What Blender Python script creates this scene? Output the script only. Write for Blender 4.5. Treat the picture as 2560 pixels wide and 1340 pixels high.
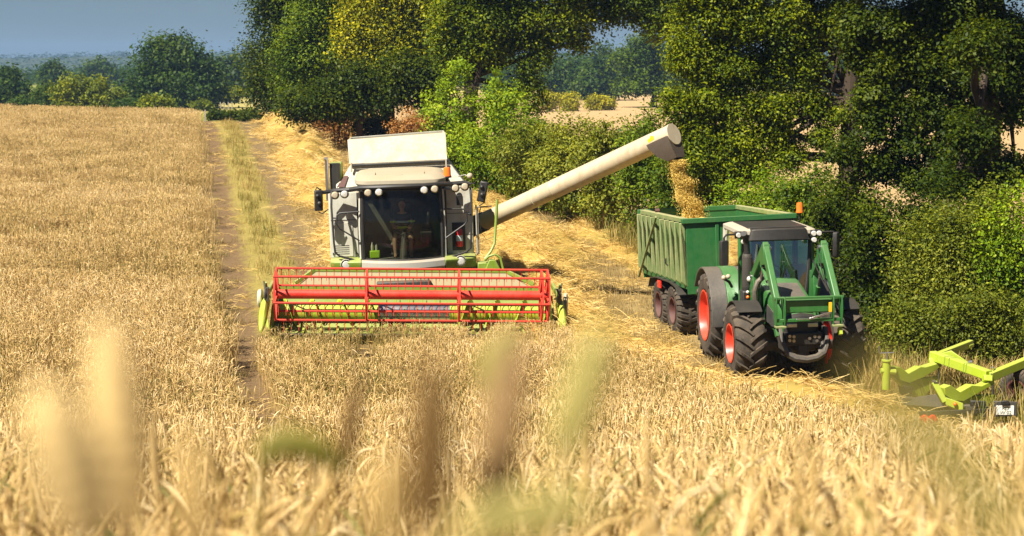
import bpy, bmesh, math, random
import numpy as np
from mathutils import Vector, Matrix, Euler

S = bpy.context.scene
COL = S.collection
for o in list(bpy.data.objects):
    bpy.data.objects.remove(o)
rad = math.radians

# ------------------------------------------------------------------ camera, light, exposure
F, H = 4000.0, 5.8                      # focal length in pixels of a 2560 wide frame, eye height
PITCH = math.atan(490 / F)
CP, SP = math.cos(PITCH), math.sin(PITCH)
cd = bpy.data.cameras.new('camera'); cam = bpy.data.objects.new('camera', cd); COL.objects.link(cam)
cam.location = (0, 0, H); cam.rotation_euler = (math.pi / 2 - PITCH, 0, 0)
cd.sensor_width = 36.0; cd.lens = F / 2560 * 36.0
cd.clip_start = 0.05; cd.clip_end = 9000
cd.dof.use_dof = True; cd.dof.focus_distance = 34.5; cd.dof.aperture_fstop = 3.2
S.camera = cam

SUN_TO = Vector((-0.58, -0.55, 1.02)).normalized()    # towards the sun: left, a little behind the camera, high
elev = math.asin(SUN_TO.z); azim = math.atan2(SUN_TO.x, SUN_TO.y)
w = bpy.data.worlds.new('World'); S.world = w; w.use_nodes = True
nt = w.node_tree; bg = nt.nodes['Background']
sky = nt.nodes.new('ShaderNodeTexSky'); sky.sky_type = 'NISHITA'; sky.sun_disc = False
sky.sun_elevation = elev; sky.sun_rotation = azim
sky.altitude = 50; sky.air_density = 1.0; sky.dust_density = 0.6; sky.ozone_density = 3.0
tone = nt.nodes.new('ShaderNodeMix'); tone.data_type = 'RGBA'; tone.blend_type = 'MULTIPLY'; tone.inputs[0].default_value = 1
tone.inputs[7].default_value = (.345, .40, .465, 1)        # dull, thundery blue grey air
nt.links.new(sky.outputs[0], tone.inputs[6]); nt.links.new(tone.outputs[2], bg.inputs['Color']); bg.inputs['Strength'].default_value = 0.05
sl = bpy.data.lights.new('sun', 'SUN'); sun = bpy.data.objects.new('sun', sl); COL.objects.link(sun)
sl.energy = 5.0; sl.angle = rad(0.53); sl.color = (1.0, 0.945, 0.84)
sun.rotation_euler = SUN_TO.to_track_quat('Z', 'Y').to_euler(); sun.location = (-30, -20, 60)
S.view_settings.view_transform = 'Standard'; S.view_settings.look = 'None'
S.view_settings.exposure = 1.2; S.view_settings.gamma = 1.0; S.view_settings.use_curve_mapping = False
S.render.engine = 'CYCLES'
S.cycles.max_bounces = 7; S.cycles.diffuse_bounces = 3; S.cycles.glossy_bounces = 3
S.cycles.transmission_bounces = 4; S.cycles.transparent_max_bounces = 10; S.cycles.volume_bounces = 0
S.cycles.caustics_reflective = False; S.cycles.caustics_refractive = False
S.cycles.use_denoising = True

def at(px, py, Y):
    """The point at depth Y seen at pixel (px, py) of the 2560x1340 photograph."""
    a = (px - 1280) / F; b = (670 - py) / F
    t = Y / (CP + b * SP)
    return Vector((a * t, Y, H + (-SP + b * CP) * t))

# ------------------------------------------------------------------ terrain
PY = [-30, 0, 5, 10, 16, 21, 24, 27, 30, 36, 40, 45, 50, 60, 70, 80, 88, 95, 103, 115, 130, 150, 6000]
PZ = [6.5, 4.6, 3.58, 2.55, 1.40, .55, .10, -.08, -.10, -.12, -.03, .17, .45, 1.0, 1.65, 2.3, 2.7, 2.85, 2.7, 2.1, 1.5, 1.2, 1.2]
RY = [-30, 0, 5, 10, 16, 21, 24, 27, 30, 36, 45, 60, 100, 250, 6000]
RZ = [6.5, 4.6, 3.58, 2.55, 1.40, .55, .10, -.08, -.10, -.05, .1, .3, .3, .2, .2]
_pyf = np.arange(-30, 200, .25)
def _sm(xs, ys):
    v = np.interp(_pyf, xs, ys)
    k = np.hanning(17); k /= k.sum()
    return np.convolve(np.pad(v, 8, mode='edge'), k, 'valid')
_P, _R = _sm(PY, PZ), _sm(RY, RZ)
def sstep(a, b, x):
    t = np.clip((x - a) / (b - a), 0, 1)
    return t * t * (3 - 2 * t)
def lane(X, Y):
    """Distance to the right of the wheel track that runs beside the standing crop."""
    return X + 6.3 + .2 * (Y - 37)
def zg(X, Y):
    X = np.asarray(X, float); Y = np.asarray(Y, float)
    a = np.interp(Y, _pyf, _P); b = np.interp(Y, _pyf, _R)
    u = lane(X, Y)
    far = sstep(48, 90, Y) * (1 - sstep(105, 150, Y))
    a = a - .018 * np.clip(X + 19, -14, 16) * far
    k = sstep(12.5, 18, u) * sstep(30, 45, Y)
    z = a * (1 - k) + b * k
    # wheel ruts and the low bank of the grass strip
    r = np.exp(-((u - .02) / .26) ** 2) + np.exp(-((u - 2.25) / .3) ** 2) * sstep(40, 45, Y)
    z = z - .10 * r * sstep(3, 12, Y) * (1 - sstep(96, 110, Y))
    z = z - .30 * np.exp(-((X + 2.95) / .5) ** 2 - ((Y - 31.4) / .9) ** 2)      # hollow in the crop before the header
    z = z + .05 * np.sin(X * .7 + 1.3) * np.sin(Y * .43) * sstep(2, 10, Y)
    z = z + 3 * np.sin(X * .004 + 1) * sstep(250, 700, Y)
    return z
def zgf(x, y): return float(zg(x, y))

# ------------------------------------------------------------------ materials
def nodes_mat(name):
    m = bpy.data.materials.new(name); m.use_nodes = True
    return m, m.node_tree, m.node_tree.nodes['Principled BSDF']
def N(t, typ, **kw):
    n = t.nodes.new(typ)
    for k, v in kw.items(): setattr(n, k, v)
    return n
def ramp(t, stops, interp='LINEAR'):
    n = t.nodes.new('ShaderNodeValToRGB'); cr = n.color_ramp; cr.interpolation = interp
    while len(cr.elements) < len(stops): cr.elements.new(.5)
    for e, (p, c) in zip(cr.elements, stops): e.position = p; e.color = (*c, 1)
    return n
def noise(t, scale, detail=4, rough=.6, vec=None):
    n = t.nodes.new('ShaderNodeTexNoise'); n.inputs['Scale'].default_value = scale
    n.inputs['Detail'].default_value = detail; n.inputs['Roughness'].default_value = rough
    if vec is not None: t.links.new(vec, n.inputs['Vector'])
    return n
def mixc(t, fac, a, b):
    n = t.nodes.new('ShaderNodeMix'); n.data_type = 'RGBA'
    for sock, v in ((n.inputs[0], fac), (n.inputs[6], a), (n.inputs[7], b)):
        if hasattr(v, 'links') or isinstance(v, bpy.types.NodeSocket): t.links.new(v, sock)
        elif isinstance(v, tuple): sock.default_value = (*v, 1)
        else: sock.default_value = v
    return n.outputs[2]
def math_(t, op, a, b=None, clamp=False):
    n = t.nodes.new('ShaderNodeMath'); n.operation = op; n.use_clamp = clamp
    for i, v in enumerate((a, b)):
        if v is None: continue
        if isinstance(v, bpy.types.NodeSocket): t.links.new(v, n.inputs[i])
        else: n.inputs[i].default_value = v
    return n.outputs[0]

DUST = (.36, .27, .16)
def paint(name, col, rough=.45, metal=0.0, dust=.35, spec=.5, scale=2.2, up=.5, dustcol=DUST, var=.12):
    """Painted, weathered surface: patchy dust, more of it where the surface looks up, fine scuffs."""
    m, t, b = nodes_mat(name)
    tc = N(t, 'ShaderNodeTexCoord'); geo = N(t, 'ShaderNodeNewGeometry')
    n1 = noise(t, scale, 6, .65, tc.outputs['Object']); n2 = noise(t, scale * 9, 3, .6, tc.outputs['Object'])
    mp = N(t, 'ShaderNodeMapping'); t.links.new(tc.outputs['Object'], mp.inputs[0]); mp.inputs['Scale'].default_value = (7, 7, .8)
    n3 = noise(t, scale * 1.5, 4, .6, mp.outputs[0])
    sep = N(t, 'ShaderNodeSeparateXYZ'); t.links.new(geo.outputs['Normal'], sep.inputs[0])
    upv = math_(t, 'MULTIPLY', math_(t, 'MAXIMUM', sep.outputs[2], 0.0), up)
    f = math_(t, 'ADD', math_(t, 'MULTIPLY', n1.outputs[0], .55), math_(t, 'MULTIPLY', n2.outputs[0], .2))
    f = math_(t, 'ADD', f, math_(t, 'MULTIPLY', n3.outputs[0], .25))
    r = ramp(t, [(.38, (0, 0, 0)), (.72, (1, 1, 1))]); t.links.new(f, r.inputs[0])
    fac = math_(t, 'MULTIPLY', r.outputs[0], dust)
    fac = math_(t, 'ADD', fac, math_(t, 'MULTIPLY', upv, dust * 1.2), True)
    dark = tuple(c * (1 - var) for c in col); lite = tuple(min(1, c * (1 + var)) for c in col)
    base = mixc(t, n2.outputs[0], dark, lite)
    t.links.new(mixc(t, fac, base, dustcol), b.inputs['Base Color'])
    t.links.new(math_(t, 'ADD', rough, math_(t, 'MULTIPLY', fac, .4), True), b.inputs['Roughness'])
    b.inputs['Metallic'].default_value = metal; b.inputs['Specular IOR Level'].default_value = spec
    bp = N(t, 'ShaderNodeBump'); bp.inputs['Strength'].default_value = .08; bp.inputs['Distance'].default_value = .02
    t.links.new(n1.outputs[0], bp.inputs['Height']); t.links.new(bp.outputs[0], b.inputs['Normal'])
    return m
def emis(name, col, st):
    m, t, b = nodes_mat(name); b.inputs['Base Color'].default_value = (*col, 1)
    b.inputs['Emission Color'].default_value = (*col, 1); b.inputs['Emission Strength'].default_value = st
    return m
def glass(name, tint=(.55, .62, .58), refl=1.0, see=.75, dusty=.03):
    m = bpy.data.materials.new(name); m.use_nodes = True; t = m.node_tree; t.nodes.clear()
    out = N(t, 'ShaderNodeOutputMaterial'); mx = N(t, 'ShaderNodeMixShader')
    tr = N(t, 'ShaderNodeBsdfTransparent'); tr.inputs[0].default_value = (*[c * see for c in tint], 1)
    gl = N(t, 'ShaderNodeBsdfGlossy'); gl.inputs['Roughness'].default_value = .03; gl.inputs[0].default_value = (1, 1, 1, 1)
    fr = N(t, 'ShaderNodeFresnel'); fr.inputs[0].default_value = 1.5
    tc = N(t, 'ShaderNodeTexCoord'); nz = noise(t, 1.7, 4, .6, tc.outputs['Object'])
    df = N(t, 'ShaderNodeBsdfDiffuse'); df.inputs[0].default_value = (.4, .34, .25, 1)
    mx2 = N(t, 'ShaderNodeMixShader')
    t.links.new(math_(t, 'MULTIPLY', nz.outputs[0], dusty), mx2.inputs[0])
    t.links.new(math_(t, 'MULTIPLY', fr.outputs[0], refl, True), mx.inputs[0])
    t.links.new(tr.outputs[0], mx.inputs[1]); t.links.new(gl.outputs[0], mx.inputs[2])
    t.links.new(mx.outputs[0], mx2.inputs[1]); t.links.new(df.outputs[0], mx2.inputs[2])
    t.links.new(mx2.outputs[0], out.inputs[0])
    return m

M = {}
M['lime'] = paint('lime paint', (.33, .43, .012), .38, dust=.38, dustcol=(.42, .36, .14))
M['olive'] = paint('olive green paint', (.17, .27, .015), .4, dust=.45, dustcol=(.40, .32, .16))
M['body'] = paint('pale grey paint', (.60, .60, .51), .4, dust=.75, dustcol=(.29, .22, .13))
M['white'] = paint('white paint', (.62, .585, .48), .42, dust=.9, scale=3.0, dustcol=(.44, .34, .19))
M['roof'] = paint('dusty roof', (.36, .32, .23), .6, dust=.8, dustcol=(.33, .26, .16))
M['tube'] = paint('dusty auger tube', (.56, .48, .32), .38, dust=1.0, scale=.7, dustcol=(.34, .22, .115), up=.0)
M['silver'] = paint('silver bumper', (.42, .41, .36), .4, metal=.2, dust=.6)
M['steel'] = paint('worn steel', (.42, .40, .42), .25, metal=.9, dust=.25)
M['red'] = paint('red reel paint', (.55, .020, .012), .34, dust=.22, dustcol=(.6, .22, .10))
M['darkred'] = paint('dull red paint', (.075, .016, .013), .6, dust=.5, dustcol=(.14, .085, .06))
M['rim'] = paint('orange red rim', (.66, .035, .014), .35, dust=.15)
M['black'] = paint('black plastic', (.012, .012, .012), .5, dust=.07, scale=4)
M['dark'] = paint('dark frame', (.02, .02, .02), .55, dust=.2)
M['grey'] = paint('grey cast iron', (.032, .032, .032), .5, dust=.22)
M['tyre'] = paint('tyre rubber', (.028, .026, .024), .75, dust=.55, scale=5, dustcol=(.20, .145, .09), spec=.25, up=.25)
M['tgreen'] = paint('tractor green', (.016, .125, .022), .34, dust=.42, dustcol=(.12, .17, .06), spec=.6)
M['tgrey'] = paint('tractor dark grey', (.04, .041, .043), .45, dust=.22)
M['troof'] = paint('tractor roof', (.46, .43, .35), .45, dust=.55)
M['trail'] = paint('trailer green', (.012, .115, .026), .4, dust=.5, scale=1.2, dustcol=(.10, .15, .05), spec=.5)
M['rib'] = paint('worn trailer rib', (.13, .20, .06), .5, dust=.9, scale=3, dustcol=(.34, .30, .14))
M['boot'] = paint('brown rubber boot', (.055, .038, .025), .7, dust=.4, dustcol=(.13, .09, .05))
M['yellow'] = paint('yellow sticker', (.85, .45, .01), .4, dust=.1)
M['rubber'] = paint('rubber hose', (.05, .047, .042), .45, dust=.4)
M['lamp'] = paint('lamp glass', (.75, .73, .66), .12, metal=.3, dust=.12)
M['lampdusty'] = paint('dusty lamp glass', (.50, .43, .31), .35, dust=.7)
M['orange'] = paint('orange beacon', (.95, .16, .01), .2, dust=.1)
M['redlens'] = paint('red lens', (.7, .015, .015), .2, dust=.1)
M['plate'] = paint('number plate', (.85, .84, .74), .4, dust=.2)
M['ink'] = paint('plate lettering', (.03, .05, .035), .5, dust=.1)
M['fire'] = paint('extinguisher red', (.55, .012, .015), .3, dust=.15)
M['mirror'] = paint('mirror glass', (.5, .5, .5), .08, metal=1, dust=.1)
M['glass'] = glass('cab glass', (.80, .86, .72), .7, 1.0, .02)
M['tglass'] = glass('tractor glass', (.62, .72, .72), 5.0, .75)
M['skin'] = paint('skin', (.36, .19, .11), .55, dust=0, var=.06)
M['shirt'] = paint('dark shirt', (.02, .022, .028), .8, dust=.05)
M['hivis'] = paint('hi vis yellow', (.62, .80, .03), .6, dust=.05)
M['stripe'] = paint('pale reflective stripe', (.5, .55, .55), .5, dust=.05)
M['shorts'] = paint('khaki shorts', (.13, .11, .06), .8, dust=.05)
M['hair'] = paint('brown hair', (.03, .018, .01), .7, dust=0)
M['grain'] = paint('wheat grain', (.70, .48, .09), .7, dust=.4, scale=8, dustcol=(.85, .63, .20), var=.3)
M['lidgrey'] = paint('seat fabric', (.05, .05, .05), .9, dust=.1)
M['jug'] = paint('lime plastic box', (.50, .80, .02), .4, dust=.05)
M['bark'] = paint('oak bark', (.050, .032, .019), .9, dust=.5, scale=6, dustcol=(.05, .035, .02), up=0)
M['hood'] = paint('dusty hood panel', (.30, .26, .13), .6, dust=.7, dustcol=(.36, .28, .16))
M['post'] = paint('weathered post', (.26, .24, .19), .8, dust=.3)

def leaf_mat(name, c0, c1, c2, trans=.34, gloss=.12):
    m, t, b = nodes_mat(name)
    a = N(t, 'ShaderNodeAttribute', attribute_name='tint')
    r = ramp(t, [(.12, c0), (.5, c1), (.9, c2)]); t.links.new(a.outputs['Fac'], r.inputs[0])
    t.links.new(r.outputs[0], b.inputs['Base Color'])
    b.inputs['Roughness'].default_value = .5; b.inputs['Specular IOR Level'].default_value = gloss
    tr = N(t, 'ShaderNodeBsdfTranslucent')
    hs = N(t, 'ShaderNodeHueSaturation'); hs.inputs['Saturation'].default_value = 1.15; hs.inputs['Value'].default_value = 1.3
    hs.inputs['Hue'].default_value = .485
    t.links.new(r.outputs[0], hs.inputs['Color']); t.links.new(hs.outputs[0], tr.inputs[0])
    mx = N(t, 'ShaderNodeMixShader'); mx.inputs[0].default_value = trans
    t.links.new(b.outputs[0], mx.inputs[1]); t.links.new(tr.outputs[0], mx.inputs[2])
    t.links.new(mx.outputs[0], t.nodes['Material Output'].inputs[0])
    return m
L = {}
L['oak'] = leaf_mat('oak leaf', (.017, .036, .002), (.086, .126, .003), (.30, .32, .007))
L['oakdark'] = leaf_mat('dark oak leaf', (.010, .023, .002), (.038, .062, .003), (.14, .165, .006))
L['yellow'] = leaf_mat('yellowing leaf', (.034, .054, .003), (.17, .19, .005), (.52, .46, .012))
L['mid'] = leaf_mat('field tree leaf', (.019, .043, .003), (.080, .130, .006), (.23, .29, .012))
L['bright'] = leaf_mat('bright bush leaf', (.050, .100, .004), (.19, .28, .008), (.42, .47, .025))
L['olive'] = leaf_mat('olive hedge leaf', (.040, .056, .005), (.135, .160, .012), (.34, .34, .04))
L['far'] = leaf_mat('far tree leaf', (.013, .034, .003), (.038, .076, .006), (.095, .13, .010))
L['farlite'] = leaf_mat('far bush leaf', (.045, .070, .005), (.16, .19, .008), (.34, .33, .014))
L['gorse'] = leaf_mat('yellow bush leaf', (.12, .14, .01), (.34, .32, .012), (.55, .47, .02))
L['dry'] = leaf_mat('dry shrub leaf', (.16, .08, .02), (.42, .21, .06), (.58, .34, .12), .3)

def stalk_mat(name, stops, trans=.25, rough=.6, inst=.55):
    """Straw coloured plant matter; colour from the piece's own tint plus the clump's tint plus slow drift over the field."""
    m, t, b = nodes_mat(name)
    a = N(t, 'ShaderNodeAttribute', attribute_name='tint')
    i = N(t, 'ShaderNodeAttribute', attribute_name='ptint', attribute_type='INSTANCER')
    geo = N(t, 'ShaderNodeNewGeometry')
    nz = noise(t, .35, 3, .6, geo.outputs['Position'])
    v = math_(t, 'ADD', a.outputs['Fac'], math_(t, 'MULTIPLY', math_(t, 'SUBTRACT', i.outputs['Fac'], .5), inst))
    v = math_(t, 'ADD', v, math_(t, 'MULTIPLY', math_(t, 'SUBTRACT', nz.outputs[0], .5), .35), True)
    r = ramp(t, stops); t.links.new(v, r.inputs[0])
    t.links.new(r.outputs[0], b.inputs['Base Color'])
    b.inputs['Roughness'].default_value = rough; b.inputs['Specular IOR Level'].default_value = .3
    tr = N(t, 'ShaderNodeBsdfTranslucent'); t.links.new(r.outputs[0], tr.inputs[0])
    mx = N(t, 'ShaderNodeMixShader'); mx.inputs[0].default_value = trans
    t.links.new(b.outputs[0], mx.inputs[1]); t.links.new(tr.outputs[0], mx.inputs[2])
    t.links.new(mx.outputs[0], t.nodes['Material Output'].inputs[0])
    return m
M['wheat'] = stalk_mat('ripe wheat', [(.0, (.09, .12, .02)), (.22, (.32, .23, .055)), (.5, (.64, .43, .155)), (.75, (.80, .58, .25)), (1, (.88, .71, .40))])
M['paleleaf'] = stalk_mat('pale green leaf', [(0, (.34, .29, .07)), (.5, (.52, .45, .14)), (1, (.66, .58, .27))], .4)
M['oliveear'] = stalk_mat('olive ear', [(0, (.10, .09, .010)), (.5, (.21, .185, .022)), (1, (.36, .32, .07))])
M['brownear'] = stalk_mat('brown ear', [(0, (.09, .045, .010)), (.5, (.27, .155, .05)), (1, (.55, .37, .20))])
M['straw'] = stalk_mat('cut straw', [(.0, (.20, .18, .045)), (.3, (.48, .32, .075)), (.6, (.72, .49, .15)), (1, (.86, .67, .31))], .2)
M['stubble'] = stalk_mat('stubble', [(.0, (.18, .13, .05)), (.5, (.38, .27, .10)), (1, (.62, .45, .20))], .2)
M['grass'] = stalk_mat('rough grass', [(.0, (.05, .08, .012)), (.35, (.14, .16, .025)), (.65, (.34, .26, .06)), (1, (.58, .38, .14))], .3)

# ------------------------------------------------------------------ mesh helpers
class MB:
    def __init__(s): s.v = []; s.f = []
    def add(s, vs, fs):
        o = len(s.v); s.v += [tuple(p) for p in vs]; s.f += [[i + o for i in q] for q in fs]; return s
    def box(s, x0, x1, y0, y1, z0, z1):
        return s.hexa([(x0, y0, z0), (x1, y0, z0), (x1, y1, z0), (x0, y1, z0)], [(x0, y0, z1), (x1, y0, z1), (x1, y1, z1), (x0, y1, z1)])
    def hexa(s, b, t):
        return s.add(list(b) + list(t), [[3, 2, 1, 0], [4, 5, 6, 7], [0, 1, 5, 4], [1, 2, 6, 5], [2, 3, 7, 6], [3, 0, 4, 7]])
    def bar(s, p0, p1, w, h, up=(0, 0, 1), w1=None, h1=None):
        p0 = Vector(p0); p1 = Vector(p1); d = (p1 - p0).normalized(); up = Vector(up)
        sd = d.cross(up)
        if sd.length < 1e-4: sd = d.cross(Vector((0, 1, 0)))
        sd.normalize(); u = sd.cross(d)
        w1 = w if w1 is None else w1; h1 = h if h1 is None else h1
        q = lambda p, a, b: [p - sd * a - u * b, p + sd * a - u * b, p + sd * a + u * b, p - sd * a + u * b]
        return s.hexa(q(p0, w / 2, h / 2), q(p1, w1 / 2, h1 / 2))
    def tube(s, pts, r, n=8, cap=True):
        pts = [Vector(p) for p in pts]; rs = r if isinstance(r, (list, tuple)) else [r] * len(pts)
        rings = []; prev = None
        for i, p in enumerate(pts):
            d = (pts[min(i + 1, len(pts) - 1)] - pts[max(i - 1, 0)]).normalized()
            if prev is None:
                a = d.cross(Vector((0, 0, 1)))
                if a.length < 1e-3: a = d.cross(Vector((0, 1, 0)))
            else: a = prev - d * prev.dot(d)
            a.normalize(); prev = a; b = d.cross(a)
            rings.append([p + (a * math.cos(2 * math.pi * k / n) + b * math.sin(2 * math.pi * k / n)) * rs[i] for k in range(n)])
        return s.loft(rings, cap)
    def loft(s, rings, cap=True, closed=True):
        n = len(rings[0]); vs = [p for r in rings for p in r]; fs = []
        for i in range(len(rings) - 1):
            for k in range(n if closed else n - 1):
                k2 = (k + 1) % n
                fs.append([i * n + k, i * n + k2, (i + 1) * n + k2, (i + 1) * n + k])
        if cap: fs.append(list(range(n))[::-1]); fs.append([(len(rings) - 1) * n + k for k in range(n)])
        return s.add(vs, fs)
    def lathe(s, prof, o=(0, 0, 0), axis='x', n=32, cap=False):
        o = Vector(o); rings = []
        for r, h in prof:
            ring = []
            for k in range(n):
                a = 2 * math.pi * k / n; c, q = r * math.cos(a), r * math.sin(a)
                ring.append(o + Vector({'x': (h, c, q), 'y': (c, h, q), 'z': (c, q, h)}[axis]))
            rings.append(ring)
        return s.loft(rings, cap)
    def prism(s, poly, axis, a0, a1):
        n = len(poly); f = {'x': lambda p, a: (a, p[0], p[1]), 'y': lambda p, a: (p[0], a, p[1]), 'z': lambda p, a: (p[0], p[1], a)}[axis]
        vs = [f(p, a0) for p in poly] + [f(p, a1) for p in poly]
        return s.add(vs, [list(range(n))[::-1], [n + k for k in range(n)]] + [[k, (k + 1) % n, n + (k + 1) % n, n + k] for k in range(n)])
    def extrude(s, poly3, vec):
        n = len(poly3); v = Vector(vec)
        vs = [Vector(p) for p in poly3] + [Vector(p) + v for p in poly3]
        return s.add(vs, [list(range(n))[::-1], [n + k for k in range(n)]] + [[k, (k + 1) % n, n + (k + 1) % n, n + k] for k in range(n)])
    def grid(s, fn, nu, nv):
        vs = [fn(i / nu, j / nv) for j in range(nv + 1) for i in range(nu + 1)]
        return s.add(vs, [[j * (nu + 1) + i, j * (nu + 1) + i + 1, (j + 1) * (nu + 1) + i + 1, (j + 1) * (nu + 1) + i] for j in range(nv) for i in range(nu)])
    def ball(s, c, r, n=12, m=8, sz=1.0):
        prof = [(max(1e-4, r * math.sin(math.pi * k / m)), -r * sz * math.cos(math.pi * k / m)) for k in range(m + 1)]
        return s.lathe(prof, c, 'z', n)
    def build(s, name, mat, parent=None, bevel=0, smooth=35, label=None, kind=None):
        me = bpy.data.meshes.new(name); me.from_pydata([tuple(p) for p in s.v], [], s.f)
        bm = bmesh.new(); bm.from_mesh(me); bmesh.ops.remove_doubles(bm, verts=bm.verts, dist=1e-5)
        bmesh.ops.recalc_face_normals(bm, faces=bm.faces); bm.to_mesh(me); bm.free()
        me.materials.append(mat)
        if smooth:
            me.shade_smooth(); me.set_sharp_from_angle(angle=rad(smooth))
        o = bpy.data.objects.new(name, me); COL.objects.link(o)
        if parent is not None: o.parent = parent
        if bevel:
            b = o.modifiers.new('bevel', 'BEVEL'); b.width = bevel; b.segments = 2; b.limit_method = 'ANGLE'; b.angle_limit = rad(40)
        if label: o['label'] = label
        if kind: o['kind'] = kind
        return o
def tag(o, label=None, cat=None, group=None, kind=None):
    if label: o['label'] = label
    if cat: o['category'] = cat
    if group: o['group'] = group
    if kind: o['kind'] = kind
    return o
def empty(name, loc=(0, 0, 0), rot=(0, 0, 0), parent=None):
    o = bpy.data.objects.new(name, None); COL.objects.link(o); o.location = loc; o.rotation_euler = rot
    o.empty_display_size = .2
    if parent is not None: o.parent = parent
    return o
def shared(src, parent, loc=None, rot=None):
    c = src.copy(); COL.objects.link(c); c.parent = parent
    if loc is not None: c.location = loc
    if rot is not None: c.rotation_euler = rot
    return c
def np_mesh(name, V, Q, mats, tint=None, parent=None, kind=None, smooth=False, extra=None):
    """V (n,3), Q (m,4) quads; tint one value per face."""
    me = bpy.data.meshes.new(name); n, m = len(V), len(Q); k = Q.shape[1]
    me.vertices.add(n); me.vertices.foreach_set('co', np.ascontiguousarray(V, np.float32).ravel())
    me.loops.add(m * k); me.loops.foreach_set('vertex_index', np.ascontiguousarray(Q, np.int32).ravel())
    me.polygons.add(m); me.polygons.foreach_set('loop_start', np.arange(0, m * k, k, dtype=np.int32))
    if tint is not None:
        at_ = me.attributes.new('tint', 'FLOAT', 'FACE'); at_.data.foreach_set('value', np.ascontiguousarray(tint, np.float32))
    for nm, dom, typ, key, arr in extra or []:
        q = me.attributes.new(nm, typ, dom); q.data.foreach_set(key, np.ascontiguousarray(arr).ravel())
    me.update(calc_edges=True)
    for mt in (mats if isinstance(mats, list) else [mats]): me.materials.append(mt)
    if smooth: me.shade_smooth()
    o = bpy.data.objects.new(name, me); COL.objects.link(o)
    if parent is not None: o.parent = parent
    if kind: o['kind'] = kind
    return o
# ------------------------------------------------------------------ the ground, one sheet to the horizon
def axis_pts(*seg):
    out = []
    for a, b, st in seg: out.append(np.arange(a, b, st))
    out.append(np.array([seg[-1][1]])); return np.concatenate(out)
gx = axis_pts((-3000, -400, 130), (-400, -60, 17), (-60, -34, 1.2), (-34, 22, .4), (22, 60, 1.2), (60, 400, 17), (400, 3000, 130))
gy = axis_pts((-60, -4, 4), (-4, 100, .4), (100, 160, 1.5), (160, 400, 8), (400, 4000, 90))
GX, GY = np.meshgrid(gx, gy); nx, ny = len(gx), len(gy)
GZ = zg(GX, GY); U = lane(GX, GY)
i0 = np.arange(nx - 1)[None, :] + (np.arange(ny - 1) * nx)[:, None]
Qg = np.stack([i0, i0 + 1, i0 + nx + 1, i0 + nx], -1).reshape(-1, 4)
zone = np.zeros((ny, nx, 4)); zone[..., 3] = 1
zone[..., :3] = (.17, .115, .05)
def put(mask, c):
    mask = mask[..., None]; zone[..., :3] = zone[..., :3] * (1 - mask) + np.array(c) * mask
put(sstep(100, 118, GY), (.22, .24, .05))                        # meadow beyond the crest
put(sstep(170, 210, GY) * (.5 + .5 * np.sin(GX * .03 + 2)), (.40, .33, .12))
put(sstep(13.5, 15, U) * sstep(38, 50, GY) * (1 - sstep(330, 420, GY)), (.46, .315, .155))   # pale ripe field behind the hedge
put(sstep(420, 600, GY), (.07, .10, .025))
hol = np.exp(-((GX + 2.95) / .5) ** 2 - ((GY - 31.4) / 2.0) ** 2); put(np.clip(hol * 1.6, 0, 1), (.055, .038, .02))  # soil in the hollow painted near black, for its deep shade
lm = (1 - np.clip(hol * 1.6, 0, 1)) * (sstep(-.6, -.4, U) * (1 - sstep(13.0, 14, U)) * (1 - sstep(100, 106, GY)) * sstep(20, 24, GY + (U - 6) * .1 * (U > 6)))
m, t, b = nodes_mat('field ground'); M['ground'] = m
au = N(t, 'ShaderNodeAttribute', attribute_name='lane_u'); az = N(t, 'ShaderNodeAttribute', attribute_name='zone'); al = N(t, 'ShaderNodeAttribute', attribute_name='lane_mask')
geo = N(t, 'ShaderNodeNewGeometry')
n1 = noise(t, 1.1, 5, .65, geo.outputs['Position']); n2 = noise(t, 9, 4, .7, geo.outputs['Position']); n4 = noise(t, 46, 3, .7, geo.outputs['Position'])
uu = math_(t, 'ADD', au.outputs['Fac'], math_(t, 'MULTIPLY', math_(t, 'SUBTRACT', n1.outputs[0], .5), 1.1))
uu = math_(t, 'ADD', uu, math_(t, 'MULTIPLY', math_(t, 'SUBTRACT', n2.outputs[0], .5), .35))
p_ = math_(t, 'DIVIDE', math_(t, 'ADD', uu, 1.0), 16.0, True)
q = lambda x: (x + 1) / 16
soil = (.185, .12, .062); stub = (.31, .225, .095); gr = (.30, .24, .07)
r = ramp(t, [(q(-.55), (.24, .17, .07)), (q(-.18), soil), (q(.22), soil), (q(.6), gr), (q(1.6), gr), (q(1.95), (.20, .14, .07)), (q(2.45), (.20, .14, .07)), (q(2.8), stub), (q(11.6), stub), (q(12.4), (.12, .10, .03))])
t.links.new(p_, r.inputs[0])
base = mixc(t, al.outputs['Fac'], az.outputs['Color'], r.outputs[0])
v = math_(t, 'ADD', math_(t, 'MULTIPLY', n2.outputs[0], .6), math_(t, 'MULTIPLY', n4.outputs[0], .6))
vr = ramp(t, [(.32, (.5, .5, .5)), (.85, (1.35, 1.3, 1.2))]); t.links.new(v, vr.inputs[0])
mm = N(t, 'ShaderNodeMix', data_type='RGBA', blend_type='MULTIPLY'); mm.inputs[0].default_value = 1
t.links.new(base, mm.inputs[6]); t.links.new(vr.outputs[0], mm.inputs[7])
t.links.new(mm.outputs[2], b.inputs['Base Color']); b.inputs['Roughness'].default_value = .95; b.inputs['Specular IOR Level'].default_value = .1
bp = N(t, 'ShaderNodeBump'); bp.inputs['Strength'].default_value = .6; bp.inputs['Distance'].default_value = .06
t.links.new(n4.outputs[0], bp.inputs['Height']); t.links.new(bp.outputs[0], b.inputs['Normal'])
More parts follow.
